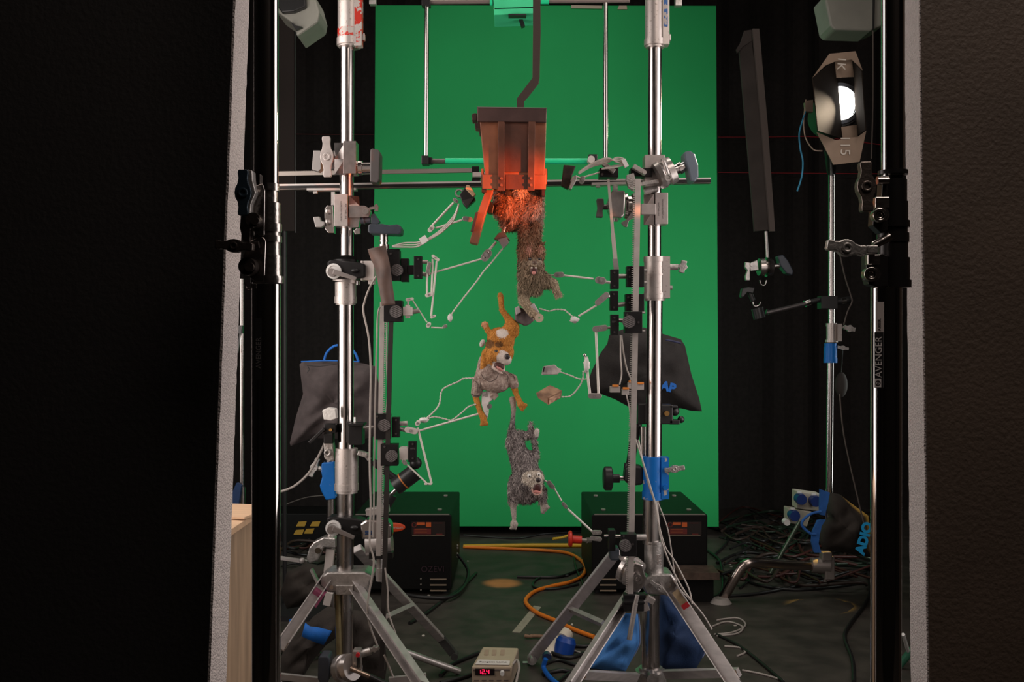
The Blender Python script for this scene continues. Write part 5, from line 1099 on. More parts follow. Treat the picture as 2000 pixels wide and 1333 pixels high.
for i, (pts, dd, mt, lab) in enumerate((([(1222, 1198), (1247, 1200), (1250, 1235), (1249, 1260), (1238, 1282), (1222, 1312), (1190, 1310), (1153, 1306), (1180, 1262), (1204, 1226)], 2.62, BLUEF, 'bright blue canvas sandbag slumped at the front foot of the right combo stand'),
                       ([(1290, 1160), (1302, 1160), (1320, 1178), (1352, 1222), (1380, 1258), (1372, 1285), (1358, 1310), (1320, 1312), (1290, 1312), (1286, 1240)], 2.78, BLUED, 'dark blue canvas sandbag tucked behind the right leg of the right combo stand'))):
    t = T('sandbag', lab, 'sandbag', P(sum(p[0] for p in pts)/len(pts), 1312, dd)); t.part('bag', pillow(pts, dd, .10, 11+i, wr=.4), mt)
    m = MB(); e = pts[:5] if i == 0 else pts[1:6]; m.pt([(x, y) for x, y in (e[1:] if i == 0 else e)], 2.4, dd-.03, smooth=3); t.part('seam', m, mat('pale_seam', (.20, .26, .45), 0, .8))
# dark rolled bag lower left
t = T('sandbag', 'dark brown saddle bag with bright blue band under the left combo stand', 'sandbag', fl(600, 1333, 0) if False else P(620, 1333, 2.9))
d = 2.95
m = pillow([(545, 1290), (560, 1262), (585, 1235), (612, 1205), (640, 1185), (668, 1192), (676, 1215), (665, 1240), (636, 1262), (612, 1290), (594, 1320), (590, 1345), (545, 1345)], d, .15, 21, wr=.3); t.part('lobe', m, BROWNF)
m = pillow([(690, 1192), (712, 1195), (738, 1215), (752, 1250), (756, 1300), (750, 1340), (700, 1345), (660, 1340), (660, 1290), (672, 1240)], d+.12, .15, 23, wr=.3); t.part('lobe', m, BROWNF)
m = pillow([(560, 1118), (600, 1100), (640, 1110), (650, 1150), (620, 1180), (560, 1190), (548, 1160)], d+.5, .2, 25, wr=.3); t.part('lobe', m, BROWNF)
m = MB(); va = spline([P(597, 1217, d-.085), P(606, 1224, d-.10), P(622, 1226, d-.1), P(648, 1233, d-.085)], 4); vb = spline([P(590, 1244, d-.085), P(604, 1250, d-.10), P(618, 1256, d-.1), P(632, 1260, d-.085)], 4)
m.add(va+vb, [(i, i+1, len(va)+i+1, len(va)+i) for i in range(len(va)-1)], True); bo = t.part('blue_band', m, BLUES); sm = bo.modifiers.new('s', 'SOLIDIFY'); sm.thickness = .002
m = MB(); m.pp([(565, 1212), (578, 1209), (570, 1224), (566, 1222)], d-.06, .01); t.part('band_end', m, BLUES)
# bag on the far right
d = 4.15
t = T('sandbag', 'brown-black sandbag with blue straps and bright blue letters on the far right stand base', 'sandbag', P(1655, 1075, d))
m = pillow([(1620, 962), (1640, 966), (1664, 985), (1696, 1008), (1702, 1050), (1700, 1090), (1672, 1084), (1640, 1078), (1608, 1076), (1602, 1060), (1601, 1040), (1606, 1022), (1618, 1010), (1612, 990)], d, .25, 31, wr=.25); t.part('bag', m, BROWNF)
SB2 = mat('mid_blue_strap', (.02, .12, .42), 0, .8, var=.2)
m = MB(); m.pp([(1603, 957), (1621, 963), (1617, 985), (1611, 1008), (1602, 1006), (1602, 985)], d-.15, .02); t.part('strap', m, SB2)
m = MB(); m.pp([(1598, 1018), (1613, 1016), (1605, 1028), (1601, 1046), (1599, 1062), (1604, 1080), (1591, 1080), (1586, 1060), (1588, 1040)], d-.15, .02); t.part('strap', m, SB2)
m = MB(); m.pt([(1604, 1000), (1585, 1004), (1570, 1015), (1566, 1025), (1572, 1034), (1584, 1043), (1594, 1044)], 5.5, d-.17, smooth=4); t.part('handle', m, SB2)
text('lettering', 'ADIO', .052, P(1688, 1052, d-.155), up(1.3), mat('cyan_print', (.01, .36, .75), 0, .6), t.o, t.b, .001, off=.003)
# ================================================================ BLACK POWER BOXES
FP_ = mat('black_enamel', (.0035, .0033, .003), 0, .5, bump=.1, var=.3, spec=.22); EDGE = mat('worn_edge', (.30, .28, .24), .5, .5)
ORL = mat('orange_label', (.60, .11, .02), 0, .5); MRL = mat('maroon_label', (.14, .018, .014), 0, .5); SLOT = mat('slot_metal', (.42, .33, .24), .6, .45)
FD, BD = 4.3, 4.96
def dimmer(xl, xr, lab, right):
    k = FD/FP; X0 = (xl-1000)*k; X1 = (xr-1000)*k; H = CH-(1006-666.5)*k
    t = T('power_box', lab, 'equipment', ((X0+X1)/2, (FD+BD)/2, 0)); cx = (X0+X1)/2
    def face(x0, y0, x1, y1, mt, nm, par=None, lab=None, bv=0, tt=.004, off=0.0, kind=None):
        m = MB(); m.pb(x0, y0, x1, y1, FD-.002-off, tt); return t.part(nm, m, mt, par, lab, bv, kind=kind)
    m = MB(); m.box((cx, (FD+BD)/2, H/2+.012), (X1-X0, BD-FD, H-.024)); bd = t.part('housing', m, FP_, bevel=.006)
    m = MB(); m.box((cx, FD+.002, H+.001), (X1-X0-.02, .008, .004)); t.part('top_edge', m, EDGE)
    for x in (X0+.03, X1-.03):
        for y in (FD+.06, BD-.06):
            m = MB(); m.cyl((x, y, 0), (x, y, .016), .018); t.part('foot', m, BLACKP)
    for i in range(4):
        m = MB(); m.cyl((X0+.06+(i % 2)*(X1-X0-.12), FD+.12+(i//2)*.4, H-.001), (X0+.06+(i % 2)*(X1-X0-.12), FD+.12+(i//2)*.4, H+.006), .01, seg=12); t.part('screw', m, EDGE)
    o = xr-880
    face(802+o, 1020, 868+o, 1046, mat('label_black', (.02, .012, .01), 0, .4), 'label', tt=.003)
    lb = face(812+o, 1021, 828+o, 1026, ORL, 'orange_bar', tt=.003, off=.003)
    face(830+o, 1021, 840+o, 1030, ORL, 'orange_square', tt=.003, off=.003)
    m = MB(); m.ring(807+o, 1026, 5, 3.2, FD-.005, .003); t.part('orange_ring', m, MRL)
    face(806+o, 1033, 840+o, 1044, MRL, 'maroon_panel', tt=.003, off=.003)
    m = MB()
    for yy in (1034.5, 1037.5, 1040.5): m.pb(808+o, yy, 832+o, yy+1, FD-.007, .002)
    t.part('print_lines', m, mat('faded_orange', (.3, .07, .02), 0, .5), kind='stuff')
    face(803+o, 1046.2, 866+o, 1047.0, SLOT, 'thin_line', tt=.002)
    m = MB(); m.pb(845+o, 1022, 862+o, 1023, FD-.004, .002); m.pb(850+o, 1043, 862+o, 1045, FD-.004, .002); t.part('print_lines', m, MRL, kind='stuff')
    xs = 838+o if not right else 1178
    if right: xs = 1172
    for yy in (1131, 1142, 1153): face(xs, yy, xs+32, yy+2.6, SLOT, 'vent_slot')
    return t, face
t, face = dimmer(690, 882, 'black power box with red oval badge on the floor at left under the green screen', False)
m = MB(); c_ = P(768, 1030.5, FD-.004); m.ell(c_, (24*FD/FP, .003, 9*FD/FP), seg=28); bdg = t.part('oval_badge', m, mat('red_orange_badge', (.68, .07, .015), 0, .4), label='red oval badge')
text('lettering', 'Quantum', .018, P(772, 1031, FD-.0085), UP, mat('badge_white', (.6, .5, .45), 0, .5), bdg, t.b)
text('lettering', 'OZEVI', .036, P(845, 1113, FD-.006), UP, mat('purple_print', (.03, .011, .018), 0, .5), t.o, t.b)
for x, y in ((888, 1066), (892, 1067), (890, 1071), (894, 1082), (891, 1088), (822, 1131), (822, 1142), (822, 1153)):
    if x > 885:
        k = (BD-.3)/FP; m = MB(); q = P(x, y, BD-.25); q.x = (882-1000)*FD/FP+.002; m.ell(q, .006)
    else: m = MB(); m.disc(x, y, 1.6, FD-.004, .004, seg=10)
    t.part('rivet', m, EDGE)
m = MB(); q0 = (882-1000)*FD/FP
m.tube(spline([(q0-.19, FD-.10, .03), (q0-.10, FD-.13, .025), (q0+.0, FD-.10, .02), (q0+.05, FD+.08, .02), (q0+.06, FD+.25, .05), (q0+.01, FD+.35, .10)], 6), .008, 10); t.part('power_lead', m, CABLEB)
t, face = dimmer(1156, 1382, 'black power box with orange label on the floor behind the right combo stand', True)
m = MB(); q = P(1360, 1100, FD); m.box((P(1352, 0, FD).x, FD-.09, .12), (.17, .14, .03)); t.part('pedal', m, mat('rusty_plate', (.12, .08, .06), .4, .6, var=.4)); m = MB(); m.box((P(1352, 0, FD).x, FD-.06, .05), (.14, .10, .10)); t.part('bracket', m, FP_)
# ================================================================ SMALL FLOOR EQUIPMENT
t = T('power_supply', 'beige bench power supply with glowing red digits at the bottom centre', 'power supply', P(968, 1345, 3.15))
BEIGE = mat('beige_plastic', (.50, .40, .29), 0, .5, var=.1, vscale=20); BEIGE2 = mat('beige_face', (.42, .33, .24), 0, .5)
dF = 3.15; z1 = P(0, 1302, dF).z; z0 = 0.0; xa = P(921, 0, dF).x; xb = P(1000, 0, dF).x
dB = (CH-z1)*FP/(1265-666.5)
dq = lambda px, py: P(px, py, (CH-z1)*FP/(py-666.5))
m = MB(); c4 = [P(921, 1302.5, dF), P(1000, 1302.5, dF), dq(1013, 1266), dq(943, 1264)]; m.prism(c4, (0, 0, -z1+.006)); bdy = t.part('case', m, BEIGE, bevel=.005)
m = MB(); m.pb(924, 1308, 996, 1311, dF-.002, .005); t.part('trim', m, mat('dark_trim', (.13, .10, .09), 0, .5))
m = MB(); m.pb(924, 1311, 997, 1345, dF-.001, .004); t.part('front_panel', m, BEIGE2)
m = MB(); m.pb(928, 1307, 966, 1319, dF-.004, .005); ds = t.part('display', m, mat('display_black', (.01, .006, .006), 0, .25))
LED = mat('red_led', (.8, .01, .05), 0, .4, emit=(1.0, .01, .06), estr=2.6)
def seg7(ch, x, y, w, h, d):
    S = {'1': 'bc', '2': 'abged', '4': 'fgbc'}[ch]; m = MB(); e = .9
    B = {'a': (x, y, x+w, y), 'g': (x, y+h/2, x+w, y+h/2), 'd': (x, y+h, x+w, y+h), 'f': (x, y, x, y+h/2), 'b': (x+w, y, x+w, y+h/2), 'c': (x+w, y+h/2, x+w, y+h), 'e': (x, y+h/2, x, y+h)}
    for c in S: m.bar(*B[c], e*1.25, .001, d)
    return m
for ch, x in (('1', 934), ('2', 941.5), ('4', 950.5)): t.part('digit', seg7(ch, x, 1309.3, 4.6, 7.4, dF-.0075), LED, ds, kind='stuff')
m = MB(); m.disc(948.4, 1316.8, .8, dF-.0075, .001); t.part('decimal_point', m, LED, ds)
m = MB(); m.disc(981, 1315, 4, dF-.012, .024); t.part('dial', m, WHITE)
for x in (926, 941, 955, 970, 984):
    m = MB(); m.pb(x, 1329, x+9, 1331, dF-.003, .003); t.part('label_strip', m, MC['dark_trim'], kind='stuff')
zt = z1+.001
def topq(px, py): q = P(px, py, 1); dd = (CH-zt)*FP/(py-666.5); return P(px, py, dd)
m = MB(); m.prism([topq(928, 1299), topq(995, 1300), topq(996, 1292), topq(934, 1289.5)], (0, 0, .0012)); lp = t.part('paper_label', m, mat('white_paper', (.72, .66, .63), 0, .6))
c_ = topq(963, 1295); text('lettering', 'Pungent Lamp', .0155, c_+Vector((0, 0, .002)), (0, 0, -.02), INK, lp, t.b, .0002)
for x in (950, 965, 981):
    m = MB(); m.prism([topq(x-5, 1280), topq(x+4, 1280), topq(x+5, 1270), topq(x-3, 1270)], (0, 0, .0006)); t.part('vent', m, mat('vent_tint', (.40, .29, .21), 0, .6))
m = MB(); q = P(990, 1330, dF-.03); m.tube(spline([P(1000, 1300, dF+.03), P(1010, 1290, dF+.05), P(1014, 1305, dF), P(1010, 1325, dF-.02), P(1006, 1345, dF-.05)], 5), .004); t.part('lead', m, CABLEG)
# industrial plug
t = T('cable_plug', 'blue and white industrial plug lying among cables left of the right stand foot', 'plug', P(1090, 1290, 3.5))
dd = 3.5
m = MB(); m.cyl(P(1072, 1285, dd), P(1098, 1248, dd+.05), .030, .027); t.part('body', m, mat('cream_plastic', (.58, .52, .42), 0, .5))
m = MB(); m.lathe(P(1100, 1276, dd), (.25, .1, .9), [(-.04, 0), (-.04, .03), (-.02, .036), (.04, .036), (.055, .028), (.055, 0)]); t.part('cap', m, mat('deep_blue_plastic', (.005, .05, .28), 0, .4))
m = MB(); m.cyl(P(1098, 1250, dd+.03), P(1106, 1238, dd+.06), .026); t.part('collar', m, mat('cream_plastic', (.6, .5, .4)))
m = MB(); m.disc(1068, 1284, 9, dd-.05, .03, seg=20); t.part('socket', m, mat('navy_plastic', (.015, .025, .07), 0, .4))
m = MB(); m.tube(spline([fl(1066, 1288, .05), fl(1062, 1305, .02), fl(1075, 1325, .01), fl(1100, 1345, .008)], 6), .008, 10); t.part('blue_hose', m, mat('blue_hose', (.01, .13, .55), 0, .4))
# red stop knob
t = T('stop_knob', 'red mushroom knob on short red stem left of the right power box', 'knob', P(1128, 1075, 4.3))
m = MB(); m.lathe(P(1118, 1053, 4.3), (-1, 0, 0), [(0, 0), (0, .026), (.004, .035), (.012, .035), (.018, .028), (.018, 0)]); t.part('knob', m, RED, bevel=0)
m = MB(); m.cyl(P(1118, 1054, 4.3), P(1136, 1055, 4.3), .017); t.part('stem', m, RED)
m = MB(); m.cyl(P(1135, 1055, 4.3), P(1146, 1056, 4.3), .008); m.cyl(P(1146, 1056, 4.3), P(1156, 1056, 4.32), .012); t.part('shaft', m, EDGE)
# tape on the floor
m = MB(); m.prism([fl(1000, 1236), fl(1016, 1237), fl(1057, 1187), fl(1043, 1184)], (0, 0, .0012)); solo('floor_tape', 'strip of white tape stuck on the dark floor left of the right stand leg', 'tape', m, mat('dirty_white_tape', (.34, .31, .24), 0, .7, var=.2))
m = MB(); m.tube(spline([fl(1026, 1243, .01), fl(1034, 1244, .01), fl(1044, 1243, .01), fl(1061, 1244, .012)], 3), [.008, .006, .007, .005, .008, .006, .007, .006, .007, .006], 8); solo('twig', 'short brown twig-like stick on the floor beside the tape', 'stick', m, mat('twig_brown', (.22, .13, .08), 0, .8))
rn = random.Random(9)
for i in range(18):
    x = rn.uniform(760, 1520); y = rn.uniform(1095, 1330); q = fl(x, y)
    m = MB(); pts = [(q.x+rn.uniform(.004, .010)*math.cos(a*PI/2.5), q.y+rn.uniform(.005, .014)*math.sin(a*PI/2.5), 0) for a in range(5)]
    m.prism(pts, (0, 0, .002)); solo('paper_scrap', 'tiny pale paper scrap on the dark floor', 'scrap', m, mat('pale_scrap_paper', (.5, .45, .4), 0, .8), group='paper scraps on the floor')
# ================================================================ CABLES ON THE FLOOR
def fcable(lab, pts, w, mt, name='cable', h=None, group=None):
    h = w/2 if h is None else h
    q = spline([fl(p[0], p[1], p[2] if len(p) > 2 else h) for p in pts], 7); m = MB(); m.tube(q, w/2, 8)
    return solo(name, lab, 'cable', m, mt, base=(q[0].x, q[0].y, 0), group=group)
fcable('thick yellow-orange cable running straight between the two power boxes', [(905, 1068), (960, 1067), (1040, 1066), (1100, 1066), (1150, 1066)], .022, YELLOW)
fcable('orange cable that leaves the left power box and loops forward to the right stand', [(905, 1069), (980, 1072), (1050, 1075), (1105, 1080), (1132, 1093), (1143, 1108), (1138, 1125), (1115, 1137), (1080, 1145), (1046, 1155), (1028, 1170), (1030, 1182), (1050, 1198), (1085, 1213), (1118, 1229), (1160, 1245)], .017, ORANGE)
fcable('yellow cable end pointing at the red knob', [(1080, 1053, .03), (1096, 1051, .03), (1112, 1046, .04)], .014, YELLOW)
fcable('yellow cable along the floor behind the left combo stand', [(545, 1063), (600, 1063), (660, 1063)], .022, YELLOW)
BC = [[(905, 1046, .02), (960, 1050), (1010, 1052), (1060, 1044), (1110, 1040), (1150, 1038)], [(930, 1120), (900, 1150), (870, 1170), (830, 1200), (800, 1218)], [(1010, 1127), (1080, 1128), (1110, 1122), (1150, 1105)],
      [(1110, 1125), (1060, 1128), (1041, 1140), (1050, 1150), (1090, 1150), (1130, 1142)], [(860, 1320), (880, 1300), (905, 1288), (935, 1276)], [(860, 1335), (900, 1325), (920, 1318)], [(1120, 1180), (1140, 1150), (1125, 1110), (1120, 1080)],
      [(1385, 1030), (1420, 1040), (1470, 1046), (1530, 1040), (1600, 1050)], [(1380, 1075), (1405, 1095), (1412, 1130), (1408, 1158), (1380, 1172), (1330, 1170)], [(1500, 1010), (1450, 1020), (1438, 1030), (1455, 1080), (1470, 1120), (1445, 1150)],
      [(1400, 1120), (1440, 1120), (1470, 1140), (1540, 1152), (1600, 1150), (1680, 1140)], [(1415, 1165), (1480, 1160), (1560, 1145), (1620, 1135), (1690, 1140)], [(1405, 1050), (1460, 1062), (1520, 1070), (1580, 1060), (1690, 1070)],
      [(1385, 1018), (1440, 1024), (1480, 1012), (1530, 1000), (1560, 1002)], [(1400, 1100), (1450, 1080), (1520, 1085), (1600, 1080), (1690, 1100)], [(1500, 1125), (1560, 1118), (1630, 1130), (1690, 1120)], [(1395, 1085), (1420, 1060), (1430, 1035), (1480, 1030), (1500, 1045), (1480, 1070)],
      [(1690, 1100), (1700, 1150), (1690, 1180), (1660, 1220), (1650, 1245), (1665, 1290), (1668, 1333)], [(1400, 1240), (1440, 1260), (1480, 1290), (1530, 1333)], [(560, 1046), (600, 1040), (640, 1035), (650, 1060), (600, 1075)], [(550, 1075), (600, 1085), (660, 1080), (720, 1100)],
      [(1060, 1300), (1090, 1290), (1130, 1300), (1170, 1290)], [(1060, 1318), (1100, 1310), (1150, 1322), (1200, 1315)], [(1075, 1275), (1110, 1285), (1150, 1275), (1180, 1283)], [(1090, 1333), (1120, 1312), (1170, 1305), (1230, 1330)], [(1100, 1260), (1140, 1263), (1170, 1256)]]
WH = ['along the foot of the green screen', 'running diagonally on open floor right of left tripod', 'crossing the floor left of the right power box', 'looped on the floor beside the orange cable', 'curving left of the beige power supply', 'beside the lower left corner of the beige power supply', 'hanging down at the left side of the right power box',
      'leading right from under the green screen', 'curving down beside the right power box', 'looping up at the right rear floor', 'in the middle of the right rear tangle', 'passing behind the bent chrome leg foot', 'in the upper right rear tangle', 'topmost in the right rear tangle by the socket block', 'crossing the right rear floor under the brown bag', 'under the bent chrome leg at far right', 'coiled just right of the right power box',
      'trailing forward beside the right foreground pole', 'trailing off the right tripod leg to the bottom edge', 'coiled behind the charcoal sandbag floor area', 'low behind the left tripod legs', 'upper one in the heap under the blue and white plug', 'lower one in the heap under the blue and white plug', 'directly below the blue and white plug', 'arching at the bottom edge left of the blue bag', 'short one right of the blue and white plug']
for i, (p, wl) in enumerate(zip(BC, WH)):
    fcable('black cable '+wl, p, .014 if i % 3 else .011, CABLEB)
GC = [([(1390, 1225), (1420, 1215), (1450, 1225), (1440, 1238), (1400, 1243)], 'thin grey cable looped on the floor right of the right tripod leg, uppermost loop'), ([(1400, 1212), (1440, 1208), (1456, 1222), (1430, 1236), (1395, 1240)], 'thin grey cable looped right of the right tripod leg, outer loop'), ([(1415, 1263), (1445, 1266), (1455, 1275), (1440, 1282)], 'thin grey cable curl lower right of the right tripod leg'), ([(1450, 1310), (1490, 1318), (1530, 1330)], 'thin grey cable at the bottom edge right of the right tripod'),
      ([(560, 985, .1), (600, 972, .1), (640, 968, .1)], 'grey cable arching behind the blue-collared rear stand'), ([(1110, 1268), (1140, 1278), (1165, 1285), (1190, 1300)], 'grey cable crossing the heap by the blue and white plug')]
for p, l in GC: fcable(l, p, .007, CABLEG)
rn = random.Random(4)
RC = [mat('brown_cable', (.035, .02, .015), 0, .5), mat('dull_green_cable', (.012, .026, .014), 0, .5), CABLEB, mat('dark_red_cable', (.05, .012, .009), 0, .5)]
m = MB()
for i in range(34):
    y = rn.uniform(1008, 1130); x = rn.uniform(1385, 1480); pts = []
    for j in range(6): pts.append(fl(x+j*rn.uniform(35, 60), y+rn.uniform(-22, 22), rn.uniform(.01, .05)))
    m.m = i % 4; m.tube(spline(pts, 5), rn.uniform(.005, .009), 6)
solo('cable_heap', 'dense heap of tangled brown, green and black cables on the right rear floor', 'cables', m, RC, kind='stuff')
m = MB()
for i in range(14):
    y = rn.uniform(1010, 1100); x = rn.uniform(540, 560); pts = [fl(x+j*rn.uniform(25, 45), y+rn.uniform(-12, 12), rn.uniform(.01, .05)) for j in range(5)]
    m.m = (i+1) % 4; m.tube(spline(pts, 5), rn.uniform(.005, .009), 6)
solo('cable_heap', 'heap of tangled dark cables behind the left combo stand', 'cables', m, RC, kind='stuff')
# striped black-yellow case behind left stand
t = T('striped_case', 'low black case with yellow hazard stripes behind the left combo stand', 'case', fl(600, 1075, 0))
q = fl(605, 1068); m = MB(); m.box((q.x, q.y+.1, .09), (.42, .25, .18)); t.part('body', m, FP_, bevel=.004)
YS = mat('yellow_stripe', (.38, .22, .02), 0, .6)
for i, (x, y) in enumerate(((583, 1020), (610, 1020), (578, 1036), (598, 1034))):
    m = MB(); m.pp([(x, y), (x+16, y-1), (x+12, y+9), (x-5, y+9)], q.y-.027, .004); t.part('stripe', m, YS)
# ================================================================ THIN CABLES ON THE RIGS
def air(lab, pts, w, d, mt=CABLEG, name='cable'):
    m = MB(); m.pt(pts, w, d, 8, 8); return solo(name, lab, 'cable', m, mt)
air('pale thin cable hanging from the upper left rig, left of the toothed bar', [(735, 540), (722, 562), (712, 590), (710, 610), (720, 660), (724, 720), (723, 800), (722, 900), (724, 990), (722, 1060), (730, 1100), (718, 1180), (722, 1220), (737, 1262)], 4, 2.55)
air('pale thin cable close along the left side of the left toothed bar', [(742, 600), (738, 615), (736, 660), (733, 780), (731, 900), (730, 1000), (728, 1050)], 3.4, 2.56)
air('pale thin cable right behind the left toothed bar', [(756, 628), (755, 700), (757, 760), (754, 812)], 3, 2.62)
air('thin pale cable sweeping from lower left bar to the bottom edge', [(752, 1110), (757, 1150), (760, 1200), (785, 1270), (800, 1305), (820, 1325), (850, 1345)], 3.2, 2.5)
air('thin white rod-like cable leaning at the bottom left stand', [(750, 1280), (762, 1308), (776, 1345)], 4, 2.4)
for i, off in enumerate((0, 4, 8)):
    air(['upper', 'middle', 'lower'][i]+' pale wire of the three-wire bundle below the small lamp head', [(766, 481+off*.2), (790, 475+off), (815, 474+off), (833, 468+off*.4), (860, 450+off*.7), (884, 425+off), (893, 408+off*.5), (896, 398)], 3, 2.56-.004*i, mat('pale_wire', (.55, .50, .46), 0, .45))
m = MB(); m.bar(822, 473, 834, 465, 13, .014, 2.552); solo('tape_tab', 'white tape tab binding the three pale wires', 'tape', m, WHITE)
for i in range(4):
    air(['outer', 'second', 'third', 'inner'][i]+' loop of grey cable bunched on the rail right of the chute', [(1130, 340-i), (1155, 326-i*2), (1185, 318-i*3), (1205, 308+i*3), (1220, 312+i*3), (1220, 322), (1200, 324+i), (1175, 330)], 3, 2.62-.006*i, MC['pale_wire'])
m = MB(); m.bar(1217, 312, 1224, 326, 8, .012, 2.6); solo('tape_tab', 'white tape tab at the right end of the cable loops', 'tape', m, WHITE)
m = MB(); m.bar(1188, 350, 1194, 420, 5, .002, 2.66); m.bar(1194, 420, 1197, 456, 6, .002, 2.66); m.bar(1197, 456, 1202, 508, 8, .002, 2.66, w1=8)
t = T('ribbon_cable', 'flat grey ribbon cable dropping from the rail to the right carriages', 'cable', P(1203, 527, 2.66)); t.part('ribbon', m, MC['pale_wire'], kind='stuff')
m = MB(); m.bar(1201, 506, 1204, 527, 10, .004, 2.66); t.part('plug', m, ALU)
air('pale wire hanging from third right carriage to the grey connector', [(1212, 655), (1212, 700), (1214, 730), (1210, 752)], 3, 2.6, MC['pale_wire'])
air('pale wire running behind the right toothed bar to the white connector', [(1214, 655), (1218, 690), (1224, 720), (1234, 745)], 3, 2.62, MC['pale_wire'])
air('pale wire falling from the connectors past the blue collar', [(1223, 770), (1230, 800), (1233, 830), (1245, 870), (1258, 910), (1270, 950), (1280, 985), (1288, 1030), (1300, 1070), (1320, 1100), (1345, 1150), (1352, 1180)], 3, 2.6, MC['pale_wire'])
air('second pale wire falling across the right stand to its right leg', [(1247, 860), (1256, 905), (1268, 950), (1284, 1000), (1290, 1050), (1312, 1110), (1340, 1160), (1372, 1200), (1390, 1230)], 3.4, 2.62, MC['pale_wire'])
air('thin wire at the outer side of the right lower column', [(1284, 980), (1303, 1030), (1312, 1080), (1322, 1140), (1345, 1170), (1358, 1185)], 2.4, 2.64, MC['pale_wire'])
# red cords across the back
for i, (pts, lab) in enumerate((([(1402, 268), (1500, 268), (1600, 268), (1720, 283)], 'upper thin red cord stretched across the dark background at right'), ([(1402, 337), (1500, 338), (1640, 339), (1750, 340)], 'lower thin red cord stretched across the dark background at right'), ([(577, 262), (640, 263), (730, 263)], 'faint dark red cord across the background at left'))):
    m = MB(); m.pt(pts, 1.8, 6.5, 6, 3); solo('red_cord', lab, 'cord', m, mat('red_cord', (.45, .03, .04), 0, .6) if i < 2 else mat('dim_red_cord', (.10, .02, .02), 0, .6))
# ================================================================ FRESNEL LAMP AND ITS STAND
d = 4.3
t = T('light_stand', 'slim chrome light stand with blue collar carrying the lit lamp on the right', 'light stand', (P(1622, 0, d).x, d, 0))
m = MB(); m.pc(1624, 320, 1624, 640, 12, d, seg=24); m.pc(1622, 700, 1620, 960, 13, d, seg=24); m.cyl(P(1620, 955, d), (P(1620, 0, d).x, d, .1), .016); t.part('pole', m, CHROME, kind='stuff')
m = MB(); rings(m, 1624, d, [(632, 638, 21), (638, 664, 19), (664, 669, 24)]); m.pb(1634, 633, 1642, 667, d-.01, .03); t.part('collar', m, SLEEVE)
m = MB(); m.pc(1642, 640, 1650, 639, 6, d); wing(m, 1660, 642, -15, 22, 14, d-.01, .012, False); t.part('wing_screw', m, STEEL)
m = MB(); rings(m, 1622, d, [(671, 678, 23), (678, 700, 25), (700, 709, 26)]); t.part('collar', m, BLUEP, label='blue painted collar'); m = MB(); wing(m, 1647, 680, -10, 22, 9, d-.01, .01, False); t.part('wing_screw', m, STEEL)
m = MB(); m.pb(1603, 1078, 1622, 1094, d-.03, .05); m.pb(1608, 1086, 1626, 1130, d-.02, .06); m.pc(1585, 1105, 1618, 1105, 28, d-.02, w1=34); m.pc(1612, 1130, 1612, 1137, 7, d); t.part('hub', m, mat('dull_casting', (.30, .26, .24), .6, .5), bevel=.003, kind='stuff')
m = MB(); pts = spline([P(1590, 1106, d-.02), P(1540, 1104, d-.05), P(1490, 1100, d-.1), P(1465, 1100, d-.12), P(1450, 1108, d-.12), P(1435, 1130, d-.12), P(1418, 1160, d-.1), P(1410, 1172, d-.08)], 5); m.tube(pts, .021, 14); t.part('leg', m, mat('copper_tinted_chrome', (.50, .42, .38), 1, .25), label='bent tubular leg')
m = MB(); q = fl(1408, 1178); m.cyl((q.x, q.y, 0), (q.x, q.y, .02), .045, .03); t.part('foot', m, mat('grey_rubber_foot', (.3, .27, .25), 0, .7))
GL = mat('green_tinted_leg', (.12, .16, .12), .8, .3)
for (x0, y0, x1, y1) in ((1563, 1018, 1505, 1120), (1638, 1070, 1705, 1095)):
    m = MB(); m.pc(x0, y0, x1, y1, 8, d+.1); t.part('leg', m, GL)
# lamp
d = 3.8
t = T('fresnel_lamp', 'lit theatre lamp with tan barn doors marked 1K and 115, upper right', 'lamp', P(1645, 300, d))
TAN = mat('tan_door_metal', (.36, .26, .19), .3, .5, var=.12, vscale=20); DK = mat('dark_door', (.02, .015, .012), 0, .95, spec=.05)
m = MB(); m.lathe(P(1640, 204, d), (.12, 1, -.05), [(0, 0), (0, .085), (.02, .09), (.20, .085), (.26, .06), (.26, 0)], 32); t.part('housing', m, BLACKP)
m = MB(); m.ring(1640, 203, 40, 33, d-.012, .02, 40); t.part('lens_ring', m, mat('bluish_ring', (.25, .28, .33), .9, .25))
m = MB(); m.ell(P(1639, 203, d-.004), (32*d/FP, .012, 38*d/FP), seg=40); t.part('lens', m, mat('glowing_lens', (1, 1, 1), 0, .3, emit=(1.0, .93, .84), estr=9), label='glowing round lens')
m = MB(); m.pp([(1630, 119), (1664, 116), (1668, 150), (1632, 152)], d-.03, .004); tp = t.part('top_plate', m, TAN)
m = MB(); m.pp([(1586, 153), (1620, 105), (1671, 100), (1685, 138), (1664, 116), (1631, 120), (1612, 128)], d-.06, .004); bd1 = t.part('barn_door', m, TAN, label='upper tan barn door')
m = MB(); m.pp([(1595, 258), (1632, 274), (1676, 267), (1692, 255), (1679, 316), (1628, 322)], d-.06, .004); bd2 = t.part('barn_door', m, TAN, label='lower tan barn door marked 115')
m = MB(); m.add([P(1586, 152, d-.24), P(1631, 119, d-.02), P(1645, 272, d-.02), P(1596, 256, d-.24)], [(0, 1, 2, 3)]); q = t.part('barn_door', m, DK, label='left dark barn door'); so = q.modifiers.new('s', 'SOLIDIFY'); so.thickness = .003
m = MB(); m.add([P(1666, 118, d-.02), P(1684, 138, d-.16), P(1692, 254, d-.16), P(1675, 266, d-.02)], [(0, 1, 2, 3)]); q = t.part('barn_door', m, DK, label='right dark barn door'); so = q.modifiers.new('s', 'SOLIDIFY'); so.thickness = .003
